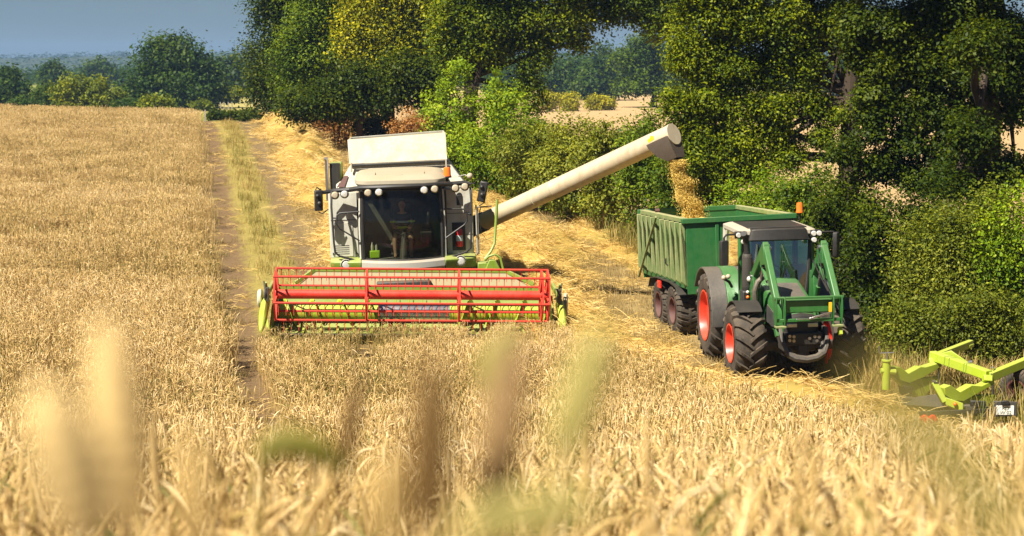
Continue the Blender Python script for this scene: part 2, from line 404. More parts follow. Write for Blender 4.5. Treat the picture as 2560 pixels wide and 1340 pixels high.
np_mesh('ground', np.stack([GX, GY, GZ], -1).reshape(-1, 3), Qg, m, kind='structure', smooth=True, extra=[
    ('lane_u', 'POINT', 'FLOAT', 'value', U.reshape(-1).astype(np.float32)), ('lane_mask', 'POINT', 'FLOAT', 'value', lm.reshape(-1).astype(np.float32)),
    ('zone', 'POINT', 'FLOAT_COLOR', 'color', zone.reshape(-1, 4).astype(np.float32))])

# ------------------------------------------------------------------ scattered plants: one object holds its clump shapes and its points
def scatter_tree(nvar):
    g = bpy.data.node_groups.new('scatter', 'GeometryNodeTree')
    g.interface.new_socket('Geometry', in_out='INPUT', socket_type='NodeSocketGeometry')
    g.interface.new_socket('Geometry', in_out='OUTPUT', socket_type='NodeSocketGeometry')
    nd = g.nodes.new; lk = g.links.new
    gi, go = nd('NodeGroupInput'), nd('NodeGroupOutput')
    def named(n, ty):
        x = nd('GeometryNodeInputNamedAttribute'); x.data_type = ty; x.inputs[0].default_value = n; return x.outputs[0]
    pid = named('pid', 'INT')
    def sep(k):
        c = nd('FunctionNodeCompare'); c.data_type = 'INT'; c.operation = 'EQUAL'
        ia = [s for s in c.inputs if s.type == 'INT']
        lk(pid, ia[0]); ia[1].default_value = k
        s = nd('GeometryNodeSeparateGeometry'); s.domain = 'POINT'; lk(gi.outputs[0], s.inputs[0]); lk(c.outputs[0], s.inputs[1]); return s.outputs[0]
    join = nd('GeometryNodeJoinGeometry')
    for k in range(nvar):
        ti = nd('GeometryNodeGeometryToInstance'); lk(sep(k), ti.inputs[0]); lk(ti.outputs[0], join.inputs[0])
    pts = nd('GeometryNodeMeshToPoints'); lk(sep(-1), pts.inputs[0])
    io = nd('GeometryNodeInstanceOnPoints'); lk(pts.outputs[0], io.inputs['Points']); lk(join.outputs[0], io.inputs['Instance'])
    io.inputs['Pick Instance'].default_value = True
    lk(named('var', 'INT'), io.inputs['Instance Index'])
    lk(named('rot', 'FLOAT_VECTOR'), io.inputs['Rotation']); lk(named('scl', 'FLOAT'), io.inputs['Scale'])
    out = nd('GeometryNodeJoinGeometry'); lk(io.outputs[0], out.inputs[0]); lk(sep(-2), out.inputs[0]); lk(out.outputs[0], go.inputs[0])
    return g
_gn = {}
def scatter(name, clumps, P, rot, scl, ptint, var, mat, kind='stuff', solid=None, label=None):
    """clumps: list of (V, Q, tint); P: (n,3) points; solid: (V, Q, tint) drawn as it is."""
    Vs, Qs, Ts, pid = [], [], [], []; o = 0
    for k, (V, Q, T) in enumerate(clumps + ([solid] if solid else [])):
        Vs.append(V); Qs.append(Q + o); Ts.append(T); o += len(V); pid.append(np.full(len(V), -2 if k >= len(clumps) else k))
    nv = o; n = len(P)
    Vs.append(P); pid.append(np.full(n, -1))
    z = lambda a, d: np.concatenate([np.full((nv,) + np.shape(a)[1:], d), a])
    ob = np_mesh(name, np.concatenate(Vs), np.concatenate(Qs), mat, np.concatenate(Ts), kind=kind, extra=[
        ('pid', 'POINT', 'INT', 'value', np.concatenate(pid).astype(np.int32)), ('var', 'POINT', 'INT', 'value', z(var, 0).astype(np.int32)),
        ('rot', 'POINT', 'FLOAT_VECTOR', 'vector', z(rot, 0.).astype(np.float32)), ('scl', 'POINT', 'FLOAT', 'value', z(scl, 1.).astype(np.float32)),
        ('ptint', 'POINT', 'FLOAT', 'value', z(ptint, .5).astype(np.float32))])
    nv_ = len(clumps)
    if nv_ not in _gn: _gn[nv_] = scatter_tree(nv_)
    md = ob.modifiers.new('scatter', 'NODES'); md.node_group = _gn[nv_]
    if label: ob['label'] = label
    return ob
def loft_np(pts, rs, n, phase=0.0, flat=1.0):
    pts = np.asarray(pts, float); k = len(pts)
    d = np.gradient(pts, axis=0); d /= np.linalg.norm(d, axis=1)[:, None] + 1e-9
    ref = np.array([.31, .95, .05]); a = np.cross(d, ref); a /= np.linalg.norm(a, axis=1)[:, None] + 1e-9; b = np.cross(d, a)
    an = phase + 2 * np.pi * np.arange(n) / n
    V = pts[:, None] + (a[:, None] * np.cos(an)[None, :, None] + flat * b[:, None] * np.sin(an)[None, :, None]) * np.asarray(rs)[:, None, None]
    i = (np.arange(k - 1) * n)[:, None] + np.arange(n)[None]; j = (np.arange(k - 1) * n)[:, None] + (np.arange(n)[None] + 1) % n
    return V.reshape(-1, 3), np.stack([i, j, j + n, i + n], -1).reshape(-1, 4)
def strip_np(pts, ws, side):
    pts = np.asarray(pts, float); side = np.asarray(side, float); ws = np.asarray(ws)[:, None]
    V = np.stack([pts - side * ws / 2, pts + side * ws / 2], 1).reshape(-1, 3); k = len(pts)
    i = np.arange(k - 1) * 2
    return V, np.stack([i, i + 1, i + 3, i + 2], -1)
def cat(parts):
    o = 0; Vs, Qs, Ts = [], [], []
    for V, Q, T in parts:
        Vs.append(V); Qs.append(Q + o); Ts.append(np.full(len(Q), T) if np.isscalar(T) else T); o += len(V)
    return np.concatenate(Vs), np.concatenate(Qs), np.concatenate(Ts)

def wheat_stalk(rng, x, y, h, lod, green=0.0, thick=1.0, nod=None, leaf=True):
    a = rng.uniform(0, 6.283); lean = rng.normal(0, .10); ca, sa = math.cos(a), math.sin(a)
    nod = rng.uniform(.05, 1.0) if rng.random() < .5 else rng.uniform(.8, 2.5)
    el = rng.uniform(.075, .12)
    ns = 3 if lod == 0 else 2; pts = []
    for i in range(ns):
        f = i / ns; pts.append((x + ca * lean * f * f * h, y + sa * lean * f * f * h, f * h))
    px, pz = lean * h, h; ang = math.atan2(2 * lean, 1.0)
    nk = 3 if lod == 0 else 1; neck = .10
    for i in range(nk):
        pts.append((x + ca * px, y + sa * px, pz)); ang += nod * .45 / nk
        px += math.sin(ang) * neck / nk; pz += math.cos(ang) * neck / nk
    ne = {0: 15, 1: 6, 2: 3}[lod]; ear = []
    for i in range(ne):
        ear.append((x + ca * px, y + sa * px, pz)); ang += nod * .55 / ne
        px += math.sin(ang) * el / (ne - 1); pz += math.cos(ang) * el / (ne - 1)
    out = []
    tb = rng.normal(.50, .12) - green; te = tb + rng.normal(.08, .10)
    rs = .0018 * thick
    V, Q = loft_np(pts + [ear[0]], [rs * (1.3 if lod == 0 else 1.8)] * (len(pts) + 1), 3); out.append((V, Q, float(np.clip(tb, .02, 1))))
    f = np.linspace(0, 1, ne); prof = np.sin(np.pi * np.clip(f * .86 + .12, 0, 1)) ** .6
    r = (.0054 if lod == 0 else .0072) * thick * prof
    if lod == 0: r = r * (1 + .30 * np.where(np.arange(ne) % 2, 1, -1))
    V, Q = loft_np(ear, r, {0: 6, 1: 4, 2: 3}[lod], 0, .75)
    tt = np.clip(te + rng.normal(0, .10 if lod == 0 else .05, len(Q)), .02, 1); out.append((V, Q, tt))
    if lod == 0:
        for i in range(3, ne, 3):            # short awns
            d = np.array([rng.normal(), rng.normal(), rng.normal() + .4]); d /= np.linalg.norm(d)
            e0 = np.array(ear[i]); ax = np.array(ear[-1]) - np.array(ear[0]); ax /= np.linalg.norm(ax)
            V, Q = strip_np([e0, e0 + (ax * 1.0 + d * .5) * .03], [.0016, .0006], np.cross(ax, d)); out.append((V, Q, float(np.clip(te + .15, 0, 1))))
    if leaf and lod < 2 and rng.random() < .55:
        z0 = rng.uniform(.35, .85) * h; b = rng.uniform(0, 6.283); l = rng.uniform(.10, .22); q = []
        for i in range(4):
            f_ = i / 3; q.append((x + ca * lean * .7 * h + math.cos(b) * l * f_ * .8, y + sa * lean * .7 * h + math.sin(b) * l * f_ * .8, z0 + l * (.5 * f_ - 1.1 * f_ * f_)))
        V, Q = strip_np(q, [.006, .009, .007, .001], (-math.sin(b), math.cos(b), .2)); out.append((V, Q, float(np.clip(tb + rng.normal(-.08, .14), .02, 1))))
    return cat(out)
def wheat_clump(seed, n, R, lod, h0=.70, green=0.0, hv=.055):
    rng = np.random.default_rng(seed); out = []
    for i in range(n):
        x, y = rng.uniform(-R, R, 2); h = rng.normal(h0 - .10, hv)
        out.append(wheat_stalk(rng, x, y, h, lod, green + (rng.random() < .12) * rng.uniform(.15, .5) - (rng.random() < .12) * .18, thick=1.0 if lod == 0 else (1.15 if lod == 1 else 1.5)))
    return cat(out)
rng = np.random.default_rng(5)
def vnoise(X, Y, s, seed):
    r = np.random.default_rng(seed); out = np.zeros_like(X)
    for i in range(7):
        a = r.uniform(0, 6.28); k = s * r.uniform(.5, 1.8); out += np.sin((X * math.cos(a) + Y * math.sin(a)) * k + r.uniform(0, 6.28))
    return out / 4.5
ex = np.array([0, 10.5, 12.5, 16, 19, 21.5, 24, 27, 30, 34.6]); ey = np.array([12, 12, 6.0, 4.9, 4.9, 4.8, 4.4, 3.3, 2.15, 1.0])
def crop_mask(X, Y):
    u = lane(X, Y); j = .12 * vnoise(X, Y, 3, 3)
    left = (u < -.42 - .38 * (Y > 46) - .12 * (Y > 13) + j) & (Y < 97)
    fg = (u > .24 + j) & (Y < 34.15 + .065 * (X + 2.2) + j) & (X < np.interp(Y, ex, ey) + j)
    fg &= ((X + 2.95) / .40) ** 2 + ((Y - 31.0) / 2.3) ** 2 > 1 + j
    near = (Y < 10.5) & (X < 14)
    return left | fg | (near & (np.abs(u - .05) > .4))
def pts_in(y0, y1, dens, seed, mask, half=.40, pad=2.0):
    r = np.random.default_rng(seed); A = (y1 - y0) * 2 * (half * y1 + pad); n = int(A * dens)
    X = r.uniform(-half * y1 - pad, half * y1 + pad, n); Y = r.uniform(y0, y1, n)
    k = (np.abs(X) < half * Y + pad) & mask(X, Y)
    return X[k], Y[k]
def spread(name, clumps, X, Y, seed, ptint, mat, s0=.85, s1=1.15, tilt=.06, dz=0.0, sc=1.0, **kw):
    r = np.random.default_rng(seed); n = len(X)
    P = np.stack([X, Y, zg(X, Y) + dz], 1)
    tl = tilt * (1 + 3.2 * np.clip(vnoise(X, Y, .8, 77) - .25, 0, 1))
    rot = np.stack([r.normal(0, 1, n) * tl, r.normal(0, 1, n) * tl, r.uniform(0, 6.283, n)], 1)
    return scatter(name, clumps, P, rot, r.uniform(s0, s1, n) * sc, np.clip(ptint, 0, 1), r.integers(0, len(clumps), n), mat, **kw)
def crop_tint(X, Y, seed):
    r = np.random.default_rng(seed); u = lane(X, Y)
    g = .56 + .20 * vnoise(X, Y, .5, 11) + .10 * vnoise(X, Y, 2.2, 12) + r.normal(0, .09, len(X))
    g -= .40 * np.exp(-((u - 1.3) / 1.1) ** 2) * sstep(22, 27, Y) + .18 * np.exp(-((u - 3.0) / 1.2) ** 2) * sstep(24, 28, Y)
    return g
near = [wheat_clump(100 + i, 14, .13, 0, .72) for i in range(7)]
midc = [wheat_clump(200 + i, 26, .20, 1, .70, hv=.04) for i in range(6)]
farc = [wheat_clump(300 + i, 80, .55, 2, .70, hv=.03) for i in range(5)]
X, Y = pts_in(2.7, 13, 26, 21, lambda x, y: crop_mask(x, y) & (np.hypot(x, y) > 2.6))
spread('standing_wheat', near, X, Y, 31, crop_tint(X, Y, 1), M['wheat'], label='ripe golden wheat standing close below the camera')
r_ = np.random.default_rng(9); X = r_.uniform(-.85, .85, 64); Y = r_.uniform(1.5, 3.0, 64); X = X * Y / 2.6
spread('standing_wheat', near, X, Y, 30, crop_tint(X, Y, 7), M['wheat'], 1.02, 1.24, .10, label='taller blurred wheat along the bottom edge of the picture')
X, Y = pts_in(13, 47, 9.0, 22, crop_mask)
spread('standing_wheat', midc, X, Y, 32, crop_tint(X, Y, 2), M['wheat'], .9, 1.1, sc=1 - .27 * sstep(28.5, 33, Y) * (lane(X, Y) > 0), label='ripe wheat standing before the cutting header and left of the track')
X, Y = pts_in(46, 98, 2.6, 23, crop_mask, .36, 4)
spread('standing_wheat', farc, X, Y, 33, crop_tint(X, Y, 4) + .03, M['wheat'], .92, 1.08, label='golden wheat field rising to the crest left of the track')

# stubble, straw, rough grass
def stubble_clump(seed, n=34, R=.42):
    r = np.random.default_rng(seed); out = []
    for i in range(n):
        x, y = r.uniform(-R, R, 2); y = round(y / .14) * .14 + r.normal(0, .015); h = r.uniform(.09, .2)
        V, Q = loft_np([(x, y, 0), (x + r.normal(0, .03), y + r.normal(0, .03), h)], [.005, .004], 3); out.append((V, Q, float(np.clip(r.normal(.55, .15), 0, 1))))
    return cat(out)
def straw_clump(seed, n=52, R=.36, tall=.10, wide=.0085):
    r = np.random.default_rng(seed); out = []
    for i in range(n):
        c = np.array([r.normal(0, R * .5), r.normal(0, R * .5), r.uniform(0, tall)]); a = r.uniform(0, 6.283); el = r.normal(.06, .24); l = r.uniform(.12, .46)
        d = np.array([math.cos(a) * math.cos(el), math.sin(a) * math.cos(el), math.sin(el)]); s = np.array([-d[1], d[0], r.normal(0, .5)]); s /= np.linalg.norm(s)
        bend = r.normal(0, .12) * l; q = [c - d * l / 2, c + s * bend * .5 + np.array([0, 0, .02]), c + d * l / 2]
        V, Q = strip_np(q, [wide * .8, wide, wide * .7], np.cross(d, s)); out.append((V, Q, float(np.clip(r.normal(.55, .17), 0, 1))))
    return cat(out)
def grass_clump(seed, n=40, R=.22, h=.5, wide=.008, tint=.5):
    r = np.random.default_rng(seed); out = []
    for i in range(n):
        x, y = r.normal(0, R * .6, 2); a = r.uniform(0, 6.283); hh = h * r.uniform(.5, 1.2); ln = r.uniform(.1, .55) * hh; q = []
        for f in (0, .4, .75, 1): q.append((x + math.cos(a) * ln * f ** 2, y + math.sin(a) * ln * f ** 2, hh * (f - .18 * f ** 3)))
        V, Q = strip_np(q, [wide, wide, wide * .7, wide * .2], (-math.sin(a), math.cos(a), 0)); out.append((V, Q, float(np.clip(r.normal(tint, .16), 0, 1))))
    return cat(out)
cut_right = 12.0
def cut_mask(X, Y):
    u = lane(X, Y); return (u > 2.7) & (u < 12.3) & (Y > 23) & (Y < 99) & ~crop_mask(X, Y) & (np.hypot(X + 2.2, Y - 38) > 1.0)
X, Y = pts_in(23, 99, 4.2, 41, cut_mask, .36, 3)
r_ = np.random.default_rng(6)
spread('stubble', [stubble_clump(500 + i) for i in range(5)], X, Y, 42, .5 + .2 * vnoise(X, Y, .8, 8) + r_.normal(0, .1, len(X)), M['stubble'], .8, 1.1, .03)
o_ = bpy.data.objects['stubble']; o_['label'] = 'short pale stubble rows on the mown lanes'

def windrow(name, u0, width, height, y0, y1, seed, label, tint0=.5, dens=11, extra=None):
    """A ridge of cut straw along the lane: a lumpy mound under thousands of loose straws."""
    r = np.random.default_rng(seed); ys = np.arange(y0, y1, .35); vs = np.linspace(-1.25, 1.25, 15)
    A, B = np.meshgrid(vs, ys)
    wob = .35 * np.sin(B * .31 + seed) + .25 * np.sin(B * .83 + 2 * seed)
    wid = width / 2 * (1 + .22 * np.sin(B * .5 + seed * 3) + .12 * np.sin(B * 1.9))
    Uc = (u0 if np.isscalar(u0) else np.interp(B, *u0)) + wob * .5 + A * wid; X = Uc - 6.3 - .2 * (B - 37)
    prof = np.clip(1 - np.abs(A) ** 1.8, 0, None); bump = 1 + .30 * np.sin(B * 1.7 + A * 2 + seed) + .25 * np.sin(B * 3.9 - A * 3)
    ends = np.clip((B - y0) / 1.5, 0, 1) * np.clip((y1 - B) / 1.5, 0, 1)
    height = height * np.interp(B, [25, 29, 31, 35, 42], [.75, .65, .5, .6, 1.0])
    Z = zg(X, B) + height * prof * bump * ends - .06
    n1_, n2_ = A.shape; V = np.stack([X, B, Z], -1).reshape(-1, 3)
    i = np.arange(n2_ - 1)[None] + (np.arange(n1_ - 1) * n2_)[:, None]; Q = np.stack([i, i + 1, i + n2_ + 1, i + n2_], -1).reshape(-1, 4)
    solid = (V, Q, np.full(len(Q), .52))  # mound tinted darker so it reads as straw in shadow
    area = (y1 - y0) * width; n = int(area * dens)
    fy = r.uniform(0, n1_ - 1.001, n); fx = r.uniform(0, n2_ - 1.001, n); a0, b0 = fy.astype(int), fx.astype(int); ta, tb = (fy - a0)[:, None], (fx - b0)[:, None]
    G = np.stack([X, B, Z], -1)
    P = (G[a0, b0] * (1 - ta) * (1 - tb) + G[a0 + 1, b0] * ta * (1 - tb) + G[a0, b0 + 1] * (1 - ta) * tb + G[a0 + 1, b0 + 1] * ta * tb)
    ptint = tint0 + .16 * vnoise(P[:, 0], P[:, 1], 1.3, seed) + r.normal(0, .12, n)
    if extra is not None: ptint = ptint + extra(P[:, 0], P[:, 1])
    rot = np.stack([r.normal(0, .25, n), r.normal(0, .25, n), r.uniform(0, 6.283, n)], 1)
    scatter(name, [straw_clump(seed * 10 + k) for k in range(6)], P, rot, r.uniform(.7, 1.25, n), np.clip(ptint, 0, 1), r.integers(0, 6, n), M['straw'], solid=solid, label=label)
windrow('straw', 4.25, 2.3, .80, 43.5, 98, 3, 'thick golden ridge of cut straw behind the combine', .62)
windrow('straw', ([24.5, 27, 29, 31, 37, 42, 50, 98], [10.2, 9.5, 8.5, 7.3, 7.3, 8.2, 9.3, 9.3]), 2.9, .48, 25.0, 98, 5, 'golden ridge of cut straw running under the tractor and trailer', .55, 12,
        lambda X, Y: -.34 * np.exp(-((Y - 46.5) / 3.2) ** 2) * sstep(8.6, 9.6, lane(X, Y)))  # dark green straw tint standing in for the shadow beside the harvester
windrow('straw', 7.0, .8, .16, 52, 97, 7, 'narrow line of straw on the stubble between the two ridges', .5, 8)
windrow('straw', 12.0, 1.3, .22, 36, 97, 9, 'low band of straw at the foot of the hedge', .42, 7)
# loose straw everywhere on the cut ground
X, Y = pts_in(24, 98, .9, 61, lambda x, y: cut_mask(x, y) | ((lane(x, y) > -.3) & ((lane(x, y) < .5) | (lane(x, y) > 1.7)) & (lane(x, y) < 12) & (y > 25) & (y < 98)), .36, 3)
spread('straw', [straw_clump(900 + i, 26, .5, .05) for i in range(4)], X, Y, 62, np.random.default_rng(3).normal(.5, .14, len(X)), M['straw'], .7, 1.2, .05, .03, label='loose straw scattered over the mown ground')

def grass_pts(u0, u1, y0, y1, dens, seed):
    r = np.random.default_rng(seed); n = int((u1 - u0) * (y1 - y0) * dens); u = r.uniform(u0, u1, n); Y = r.uniform(y0, y1, n)
    return u - 6.3 - .2 * (Y - 37), Y
gA = [grass_clump(700 + i, 30, .22, .29, .009, .58) for i in range(5)]
X, Y = grass_pts(.72, 1.6, 36, 97, 4, 71); k = (vnoise(X, Y, .6, 14) > -.7); X, Y = X[k], Y[k]
spread('grass', gA, X, Y, 72, .74 + .24 * vnoise(X, Y, .35, 15) - .25 * np.exp(-((Y - 55) / 9) ** 2), M['grass'], .7, 1.3, .1, label='strip of green and yellow grass between the wheel tracks')
X, Y = grass_pts(11.6, 13.2, 25, 97, 6, 73); k = (Y < 35) | (lane(X, Y) > 11.9); X, Y = X[k], Y[k]
spread('grass', [grass_clump(720 + i, 40, .26, .75, .012, .6) for i in range(5)], X, Y, 74, .55 + .25 * vnoise(X, Y, .5, 16), M['grass'], .6, 1.4, .1, label='tall dry grass along the foot of the hedge')
X, Y = grass_pts(-.5, .5, 24, 97, 1.7, 79)
spread('grass', gA, X, Y, 80, np.random.default_rng(12).normal(.6, .16, len(X)), M['grass'], .3, .7, .15, label='thin weeds growing in the left wheel track')
X, Y = grass_pts(1.7, 2.8, 40, 97, 1.2, 81)
spread('grass', gA, X, Y, 82, np.random.default_rng(13).normal(.65, .14, len(X)), M['grass'], .3, .6, .15, label='thin weeds growing in the right wheel track')
r = np.random.default_rng(8)
X = r.uniform(6.6, 11, 330); Y = r.uniform(27.6, 29.4, 330)
spread('grass', [grass_clump(740 + i, 46, .3, .62, .011, .72) for i in range(5)], X, Y, 75, r.normal(.66, .15, 330), M['grass'], .6, 1.3, .12, label='orange brown dead grass behind the green trolley')
# ------------------------------------------------------------------ foliage
def leaves_from(C, spread_, nl, size, rng, tint_c, updir=.45, flat=.7, outward=None):
    """Leaf quads in clumps round the points C (n,3); one tint per leaf."""
    n = len(C); tot = n * nl
    off = rng.normal(0, 1, (tot, 3)) * spread_ * np.array([1, 1, flat])
    c = np.repeat(C, nl, 0) + off
    nr = rng.normal(0, .62, (tot, 3)); nr[:, 2] = np.abs(nr[:, 2]) * .7 + updir
    if outward is not None: nr += np.repeat(outward, nl, 0) * .75
    nr /= np.linalg.norm(nr, axis=1)[:, None]
    a = np.cross(nr, rng.normal(0, 1, (tot, 3))); a /= np.linalg.norm(a, axis=1)[:, None] + 1e-9
    b = np.cross(nr, a); l = (size * rng.uniform(.45, 1.6, tot))[:, None]
    droop = nr * l * .12
    V = np.stack([c - a * l * .5 - droop, c + b * l * .30 + a * l * .06, c + a * l * .5 - droop, c - b * l * .30 + a * l * .06], 1).reshape(-1, 3)
    Q = np.arange(tot * 4).reshape(-1, 4)
    T = np.clip(np.repeat(tint_c, nl) + rng.normal(0, .085, tot), 0, 1)
    return V, Q, T
def sublobes(lobes, k, rng, s0=.34, s1=.58):
    out = []
    for (c, rr) in lobes:
        c = np.array(c); rr = np.array(rr)
        for i in range(k):
            d = rng.normal(0, 1, 3); d /= np.linalg.norm(d); d[2] = d[2] * .9 + .08
            f = rng.uniform(s0, s1); out.append((c + d * rr * (1.02 - f * .75), rr * f * rng.uniform(.8, 1.2, 3)))
        out.append((c, rr * .72))
    return out
def sample_lobes(lobes, n, rng, shell=.45, seen=True):
    w_ = np.array([(r[0] * r[1] * r[2]) ** (2 / 3) for _, r in lobes]); w_ /= w_.sum()
    k = rng.choice(len(lobes), n, p=w_)
    d = rng.normal(0, 1, (n, 3)); d /= np.linalg.norm(d, axis=1)[:, None]
    if seen: d[:, 1] = np.where(rng.random(n) < .38, -np.abs(d[:, 1]), d[:, 1])     # a little denser towards the lane
    rr = (1 - shell * rng.random(n) ** 1.6)[:, None]
    Cc = np.array([l[0] for l in lobes]); Rr = np.array([l[1] for l in lobes])
    return Cc[k] + d * rr * Rr[k], d
TREE_BUDGET = [0]
def crown(name, lobes, mat, parent, n_leaf, size, seed, per=34, spread_=.22, sub=9, shell=.45, updir=.45, tint=.5, tvar=.13, flat=.7):
    rng = np.random.default_rng(seed); sl_ = sublobes(lobes, sub, rng) if sub else lobes
    n = max(8, int(n_leaf / per)); C, d = sample_lobes(sl_, n, rng, shell)
    tc = tint + rng.normal(0, tvar, n) + .10 * np.sin(C[:, 0] * 1.1 + seed) * np.sin(C[:, 2] * 1.3)
    V, Q, T = leaves_from(C, spread_, per, size, rng, tc, updir, flat, d)
    zmin = zg(V[:, 0], V[:, 1]) + .02; V[:, 2] = np.maximum(V[:, 2], zmin)
    TREE_BUDGET[0] += len(Q)
    root = Vector(parent.location); V = V - np.array(root)
    return np_mesh(name, V, Q, mat, T, parent, kind='stuff')
def trunk_mesh(base, top, r0, r1, limbs, seed, bend=.25):
    """Tapered, slightly bent trunk with limbs that run out into the crown; base and limbs in world space."""
    rg = random.Random(seed); mb = MB(); base = Vector(base); top = Vector(top); pts = []; rs = []
    for i in range(7):
        f = i / 6; p = base.lerp(top, f) + Vector((rg.uniform(-1, 1), rg.uniform(-1, 1), 0)) * bend * f * (1 - f) * 2
        pts.append(p - base); rs.append(r0 * (1.35 if i == 0 else 1) * (1 - f) + r1 * f)
    mb.tube(pts, rs, 10)
    for e in limbs:
        e = Vector(e) - base; f = rg.uniform(.45, .95); k = int(f * 6); s = pts[k]; rr = rs[k] * rg.uniform(.4, .6)
        mid = s.lerp(e, .5) + Vector((rg.uniform(-.3, .3), rg.uniform(-.3, .3), rg.uniform(.0, .5)))
        mb.tube([s, s.lerp(mid, .55), mid, mid.lerp(e, .6), e], [rr, rr * .85, rr * .65, rr * .4, rr * .15], 6)
    return mb
def plobes(Y, items, ymul=.95, grow=1.12):
    """Crown lobes given as (px, py, half width px, half height px[, depth offset m]) at depth Y."""
    out = []
    for it in items:
        dy = it[4] if len(it) > 4 else 0
        c = at(it[0], it[1], Y + dy); k = (Y + dy) / F
        out.append(((c.x, c.y, c.z), (it[2] * k * grow, max(.5, it[2] * k * ymul * grow), it[3] * k * grow)))
    return out
def tree(name, label, group, Y, px, items, mat, n_leaf, size, seed, trunk_r=.3, spread_=.24, top_py=None, cat_='tree', ymul=.9, per=34, shell=.45, tint=.5, sub=9, lobes=None, flat=.7, tvar=.13):
    b = at(px, 600, Y); bz = zgf(b.x, Y); base = Vector((b.x, Y, bz - .1))
    root = empty(name, base); tag(root, label, cat_, group)
    lb = lobes or plobes(Y, items, ymul)
    crown('crown', lb, mat, root, n_leaf, size, seed, per, spread_, sub, shell, tint=tint, flat=flat, tvar=tvar)
    if trunk_r:
        zt = max(c[2] for c, _ in lb) if top_py is None else at(px, top_py, Y).z
        tm = trunk_mesh(base, (base.x + .2, base.y, zt), trunk_r, trunk_r * .35, [c for c, _ in lb], seed)
        tm.build('trunk', M['bark'], root)
    return root
def bush(label, px, top, hw, Y, mat, n_leaf, size, seed, name='hedge_bush', group='bushes of the hedge along the lane', lump=1.0, spread_=.17, tint=.5, per=30, low=0.0, ymul=.8, cat_='bush', tvar=.13):
    c = at(px, top, Y); g = zgf(c.x, Y); zt = c.z; hgt = zt - g; k = Y / F; w_ = hw * k
    rg = random.Random(seed)
    lb = [((c.x, Y, g + hgt * (.42 + low)), (w_ * 1.05, w_ * ymul, hgt * .52)), ((c.x - w_ * .6, Y, g + hgt * .62), (w_ * .55, w_ * ymul * .8, hgt * .28)), ((c.x + w_ * .6, Y, g + hgt * .66), (w_ * .55, w_ * ymul * .8, hgt * .26))]
    for i in range(5):
        a = rg.uniform(-1, 1); z = rg.uniform(.15, .84)
        lb.append(((c.x + a * w_ * .7, Y + rg.uniform(-.7, .2) * w_ * ymul, g + hgt * z), (w_ * rg.uniform(.32, .5) * lump, w_ * .4, hgt * rg.uniform(.15, .24))))
    for i in range(9):            # upright shoots along the top
        a = rg.uniform(-1, 1); lb.append(((c.x + a * w_ * 1.0, Y + rg.uniform(-.6, .2) * w_ * ymul, g + hgt * (1 - .22 * a * a) * rg.uniform(.84, 1.0)), (w_ * rg.uniform(.06, .13), w_ * .10, hgt * rg.uniform(.10, .17))))
    root = empty(name, (c.x, Y, g)); tag(root, label, cat_, group)
    crown('foliage', lb, mat, root, n_leaf, size * .86, seed, per, spread_, 7, .4, tint=tint, tvar=tvar)
    mb = MB(); 
    for i in range(4):
        e = lb[i + 3][0]; mb.tube([(rg.uniform(-.2, .2), rg.uniform(-.1, .1), -.05), ((e[0] - c.x) * .4, (e[1] - Y) * .4, hgt * .3), (e[0] - c.x, e[1] - Y, e[2] - g)], [.05, .035, .01], 5)
    mb.build('stem', M['bark'], root)
    return root
G1 = 'tall trees of the lane side row'
tree('field_tree', 'tall dark green tree at the far end of the row, against the sky', G1, 93, 700,
     [(690, 60, 60, 90), (655, 160, 45, 75), (720, -60, 70, 110), (735, 180, 70, 85), (690, 235, 60, 55), (770, 60, 70, 100), (705, -190, 60, 90)], L['oakdark'], 54000, .15, 11, .35, .42, tint=.5)
tree('field_tree', 'broad mid green tree second from the far end of the row', G1, 88, 800,
     [(800, 50, 75, 95), (760, 140, 60, 70), (840, 140, 70, 80), (850, -50, 85, 110), (790, 220, 70, 60), (770, -100, 70, 100)], L['mid'], 58000, .14, 12, .35, .42)
tree('field_tree', 'tree with sunlit yellowing leaves behind the harvester', G1, 79, 970,
     [(930, 40, 70, 80), (1000, 110, 75, 80), (960, 190, 75, 60), (1060, 40, 75, 90), (1080, 140, 70, 75), (1000, -60, 90, 100), (900, 130, 55, 60), (1060, -120, 80, 90)], L['yellow'], 78000, .13, 13, .4, .36, tvar=.2)
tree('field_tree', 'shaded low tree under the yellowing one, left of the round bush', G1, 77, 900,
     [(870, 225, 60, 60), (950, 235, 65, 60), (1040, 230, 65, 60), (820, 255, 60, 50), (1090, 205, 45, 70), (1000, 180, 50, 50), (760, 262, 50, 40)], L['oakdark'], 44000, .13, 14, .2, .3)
OAK5 = [(1150, 40, 60, 80), (1230, 70, 70, 70), (1310, 60, 75, 75), (1400, 45, 75, 60), (1490, 25, 75, 45), (1580, 20, 70, 42), (1660, 40, 55, 60), (1225, 135, 45, 35), (1350, 130, 45, 35), (1440, 105, 36, 26),
        (1318, 190, 22, 50), (1330, 255, 26, 40), (1190, 100, 60, 70), (1120, 110, 50, 80), (1250, -60, 110, 70), (1450, -70, 110, 60), (1600, -60, 90, 55)]
tree('oak_tree', 'oak whose boughs reach across the top over the far field', G1, 67, 1165, OAK5, L['oak'], 105000, .12, 15, .38, .25, per=26, tvar=.12)
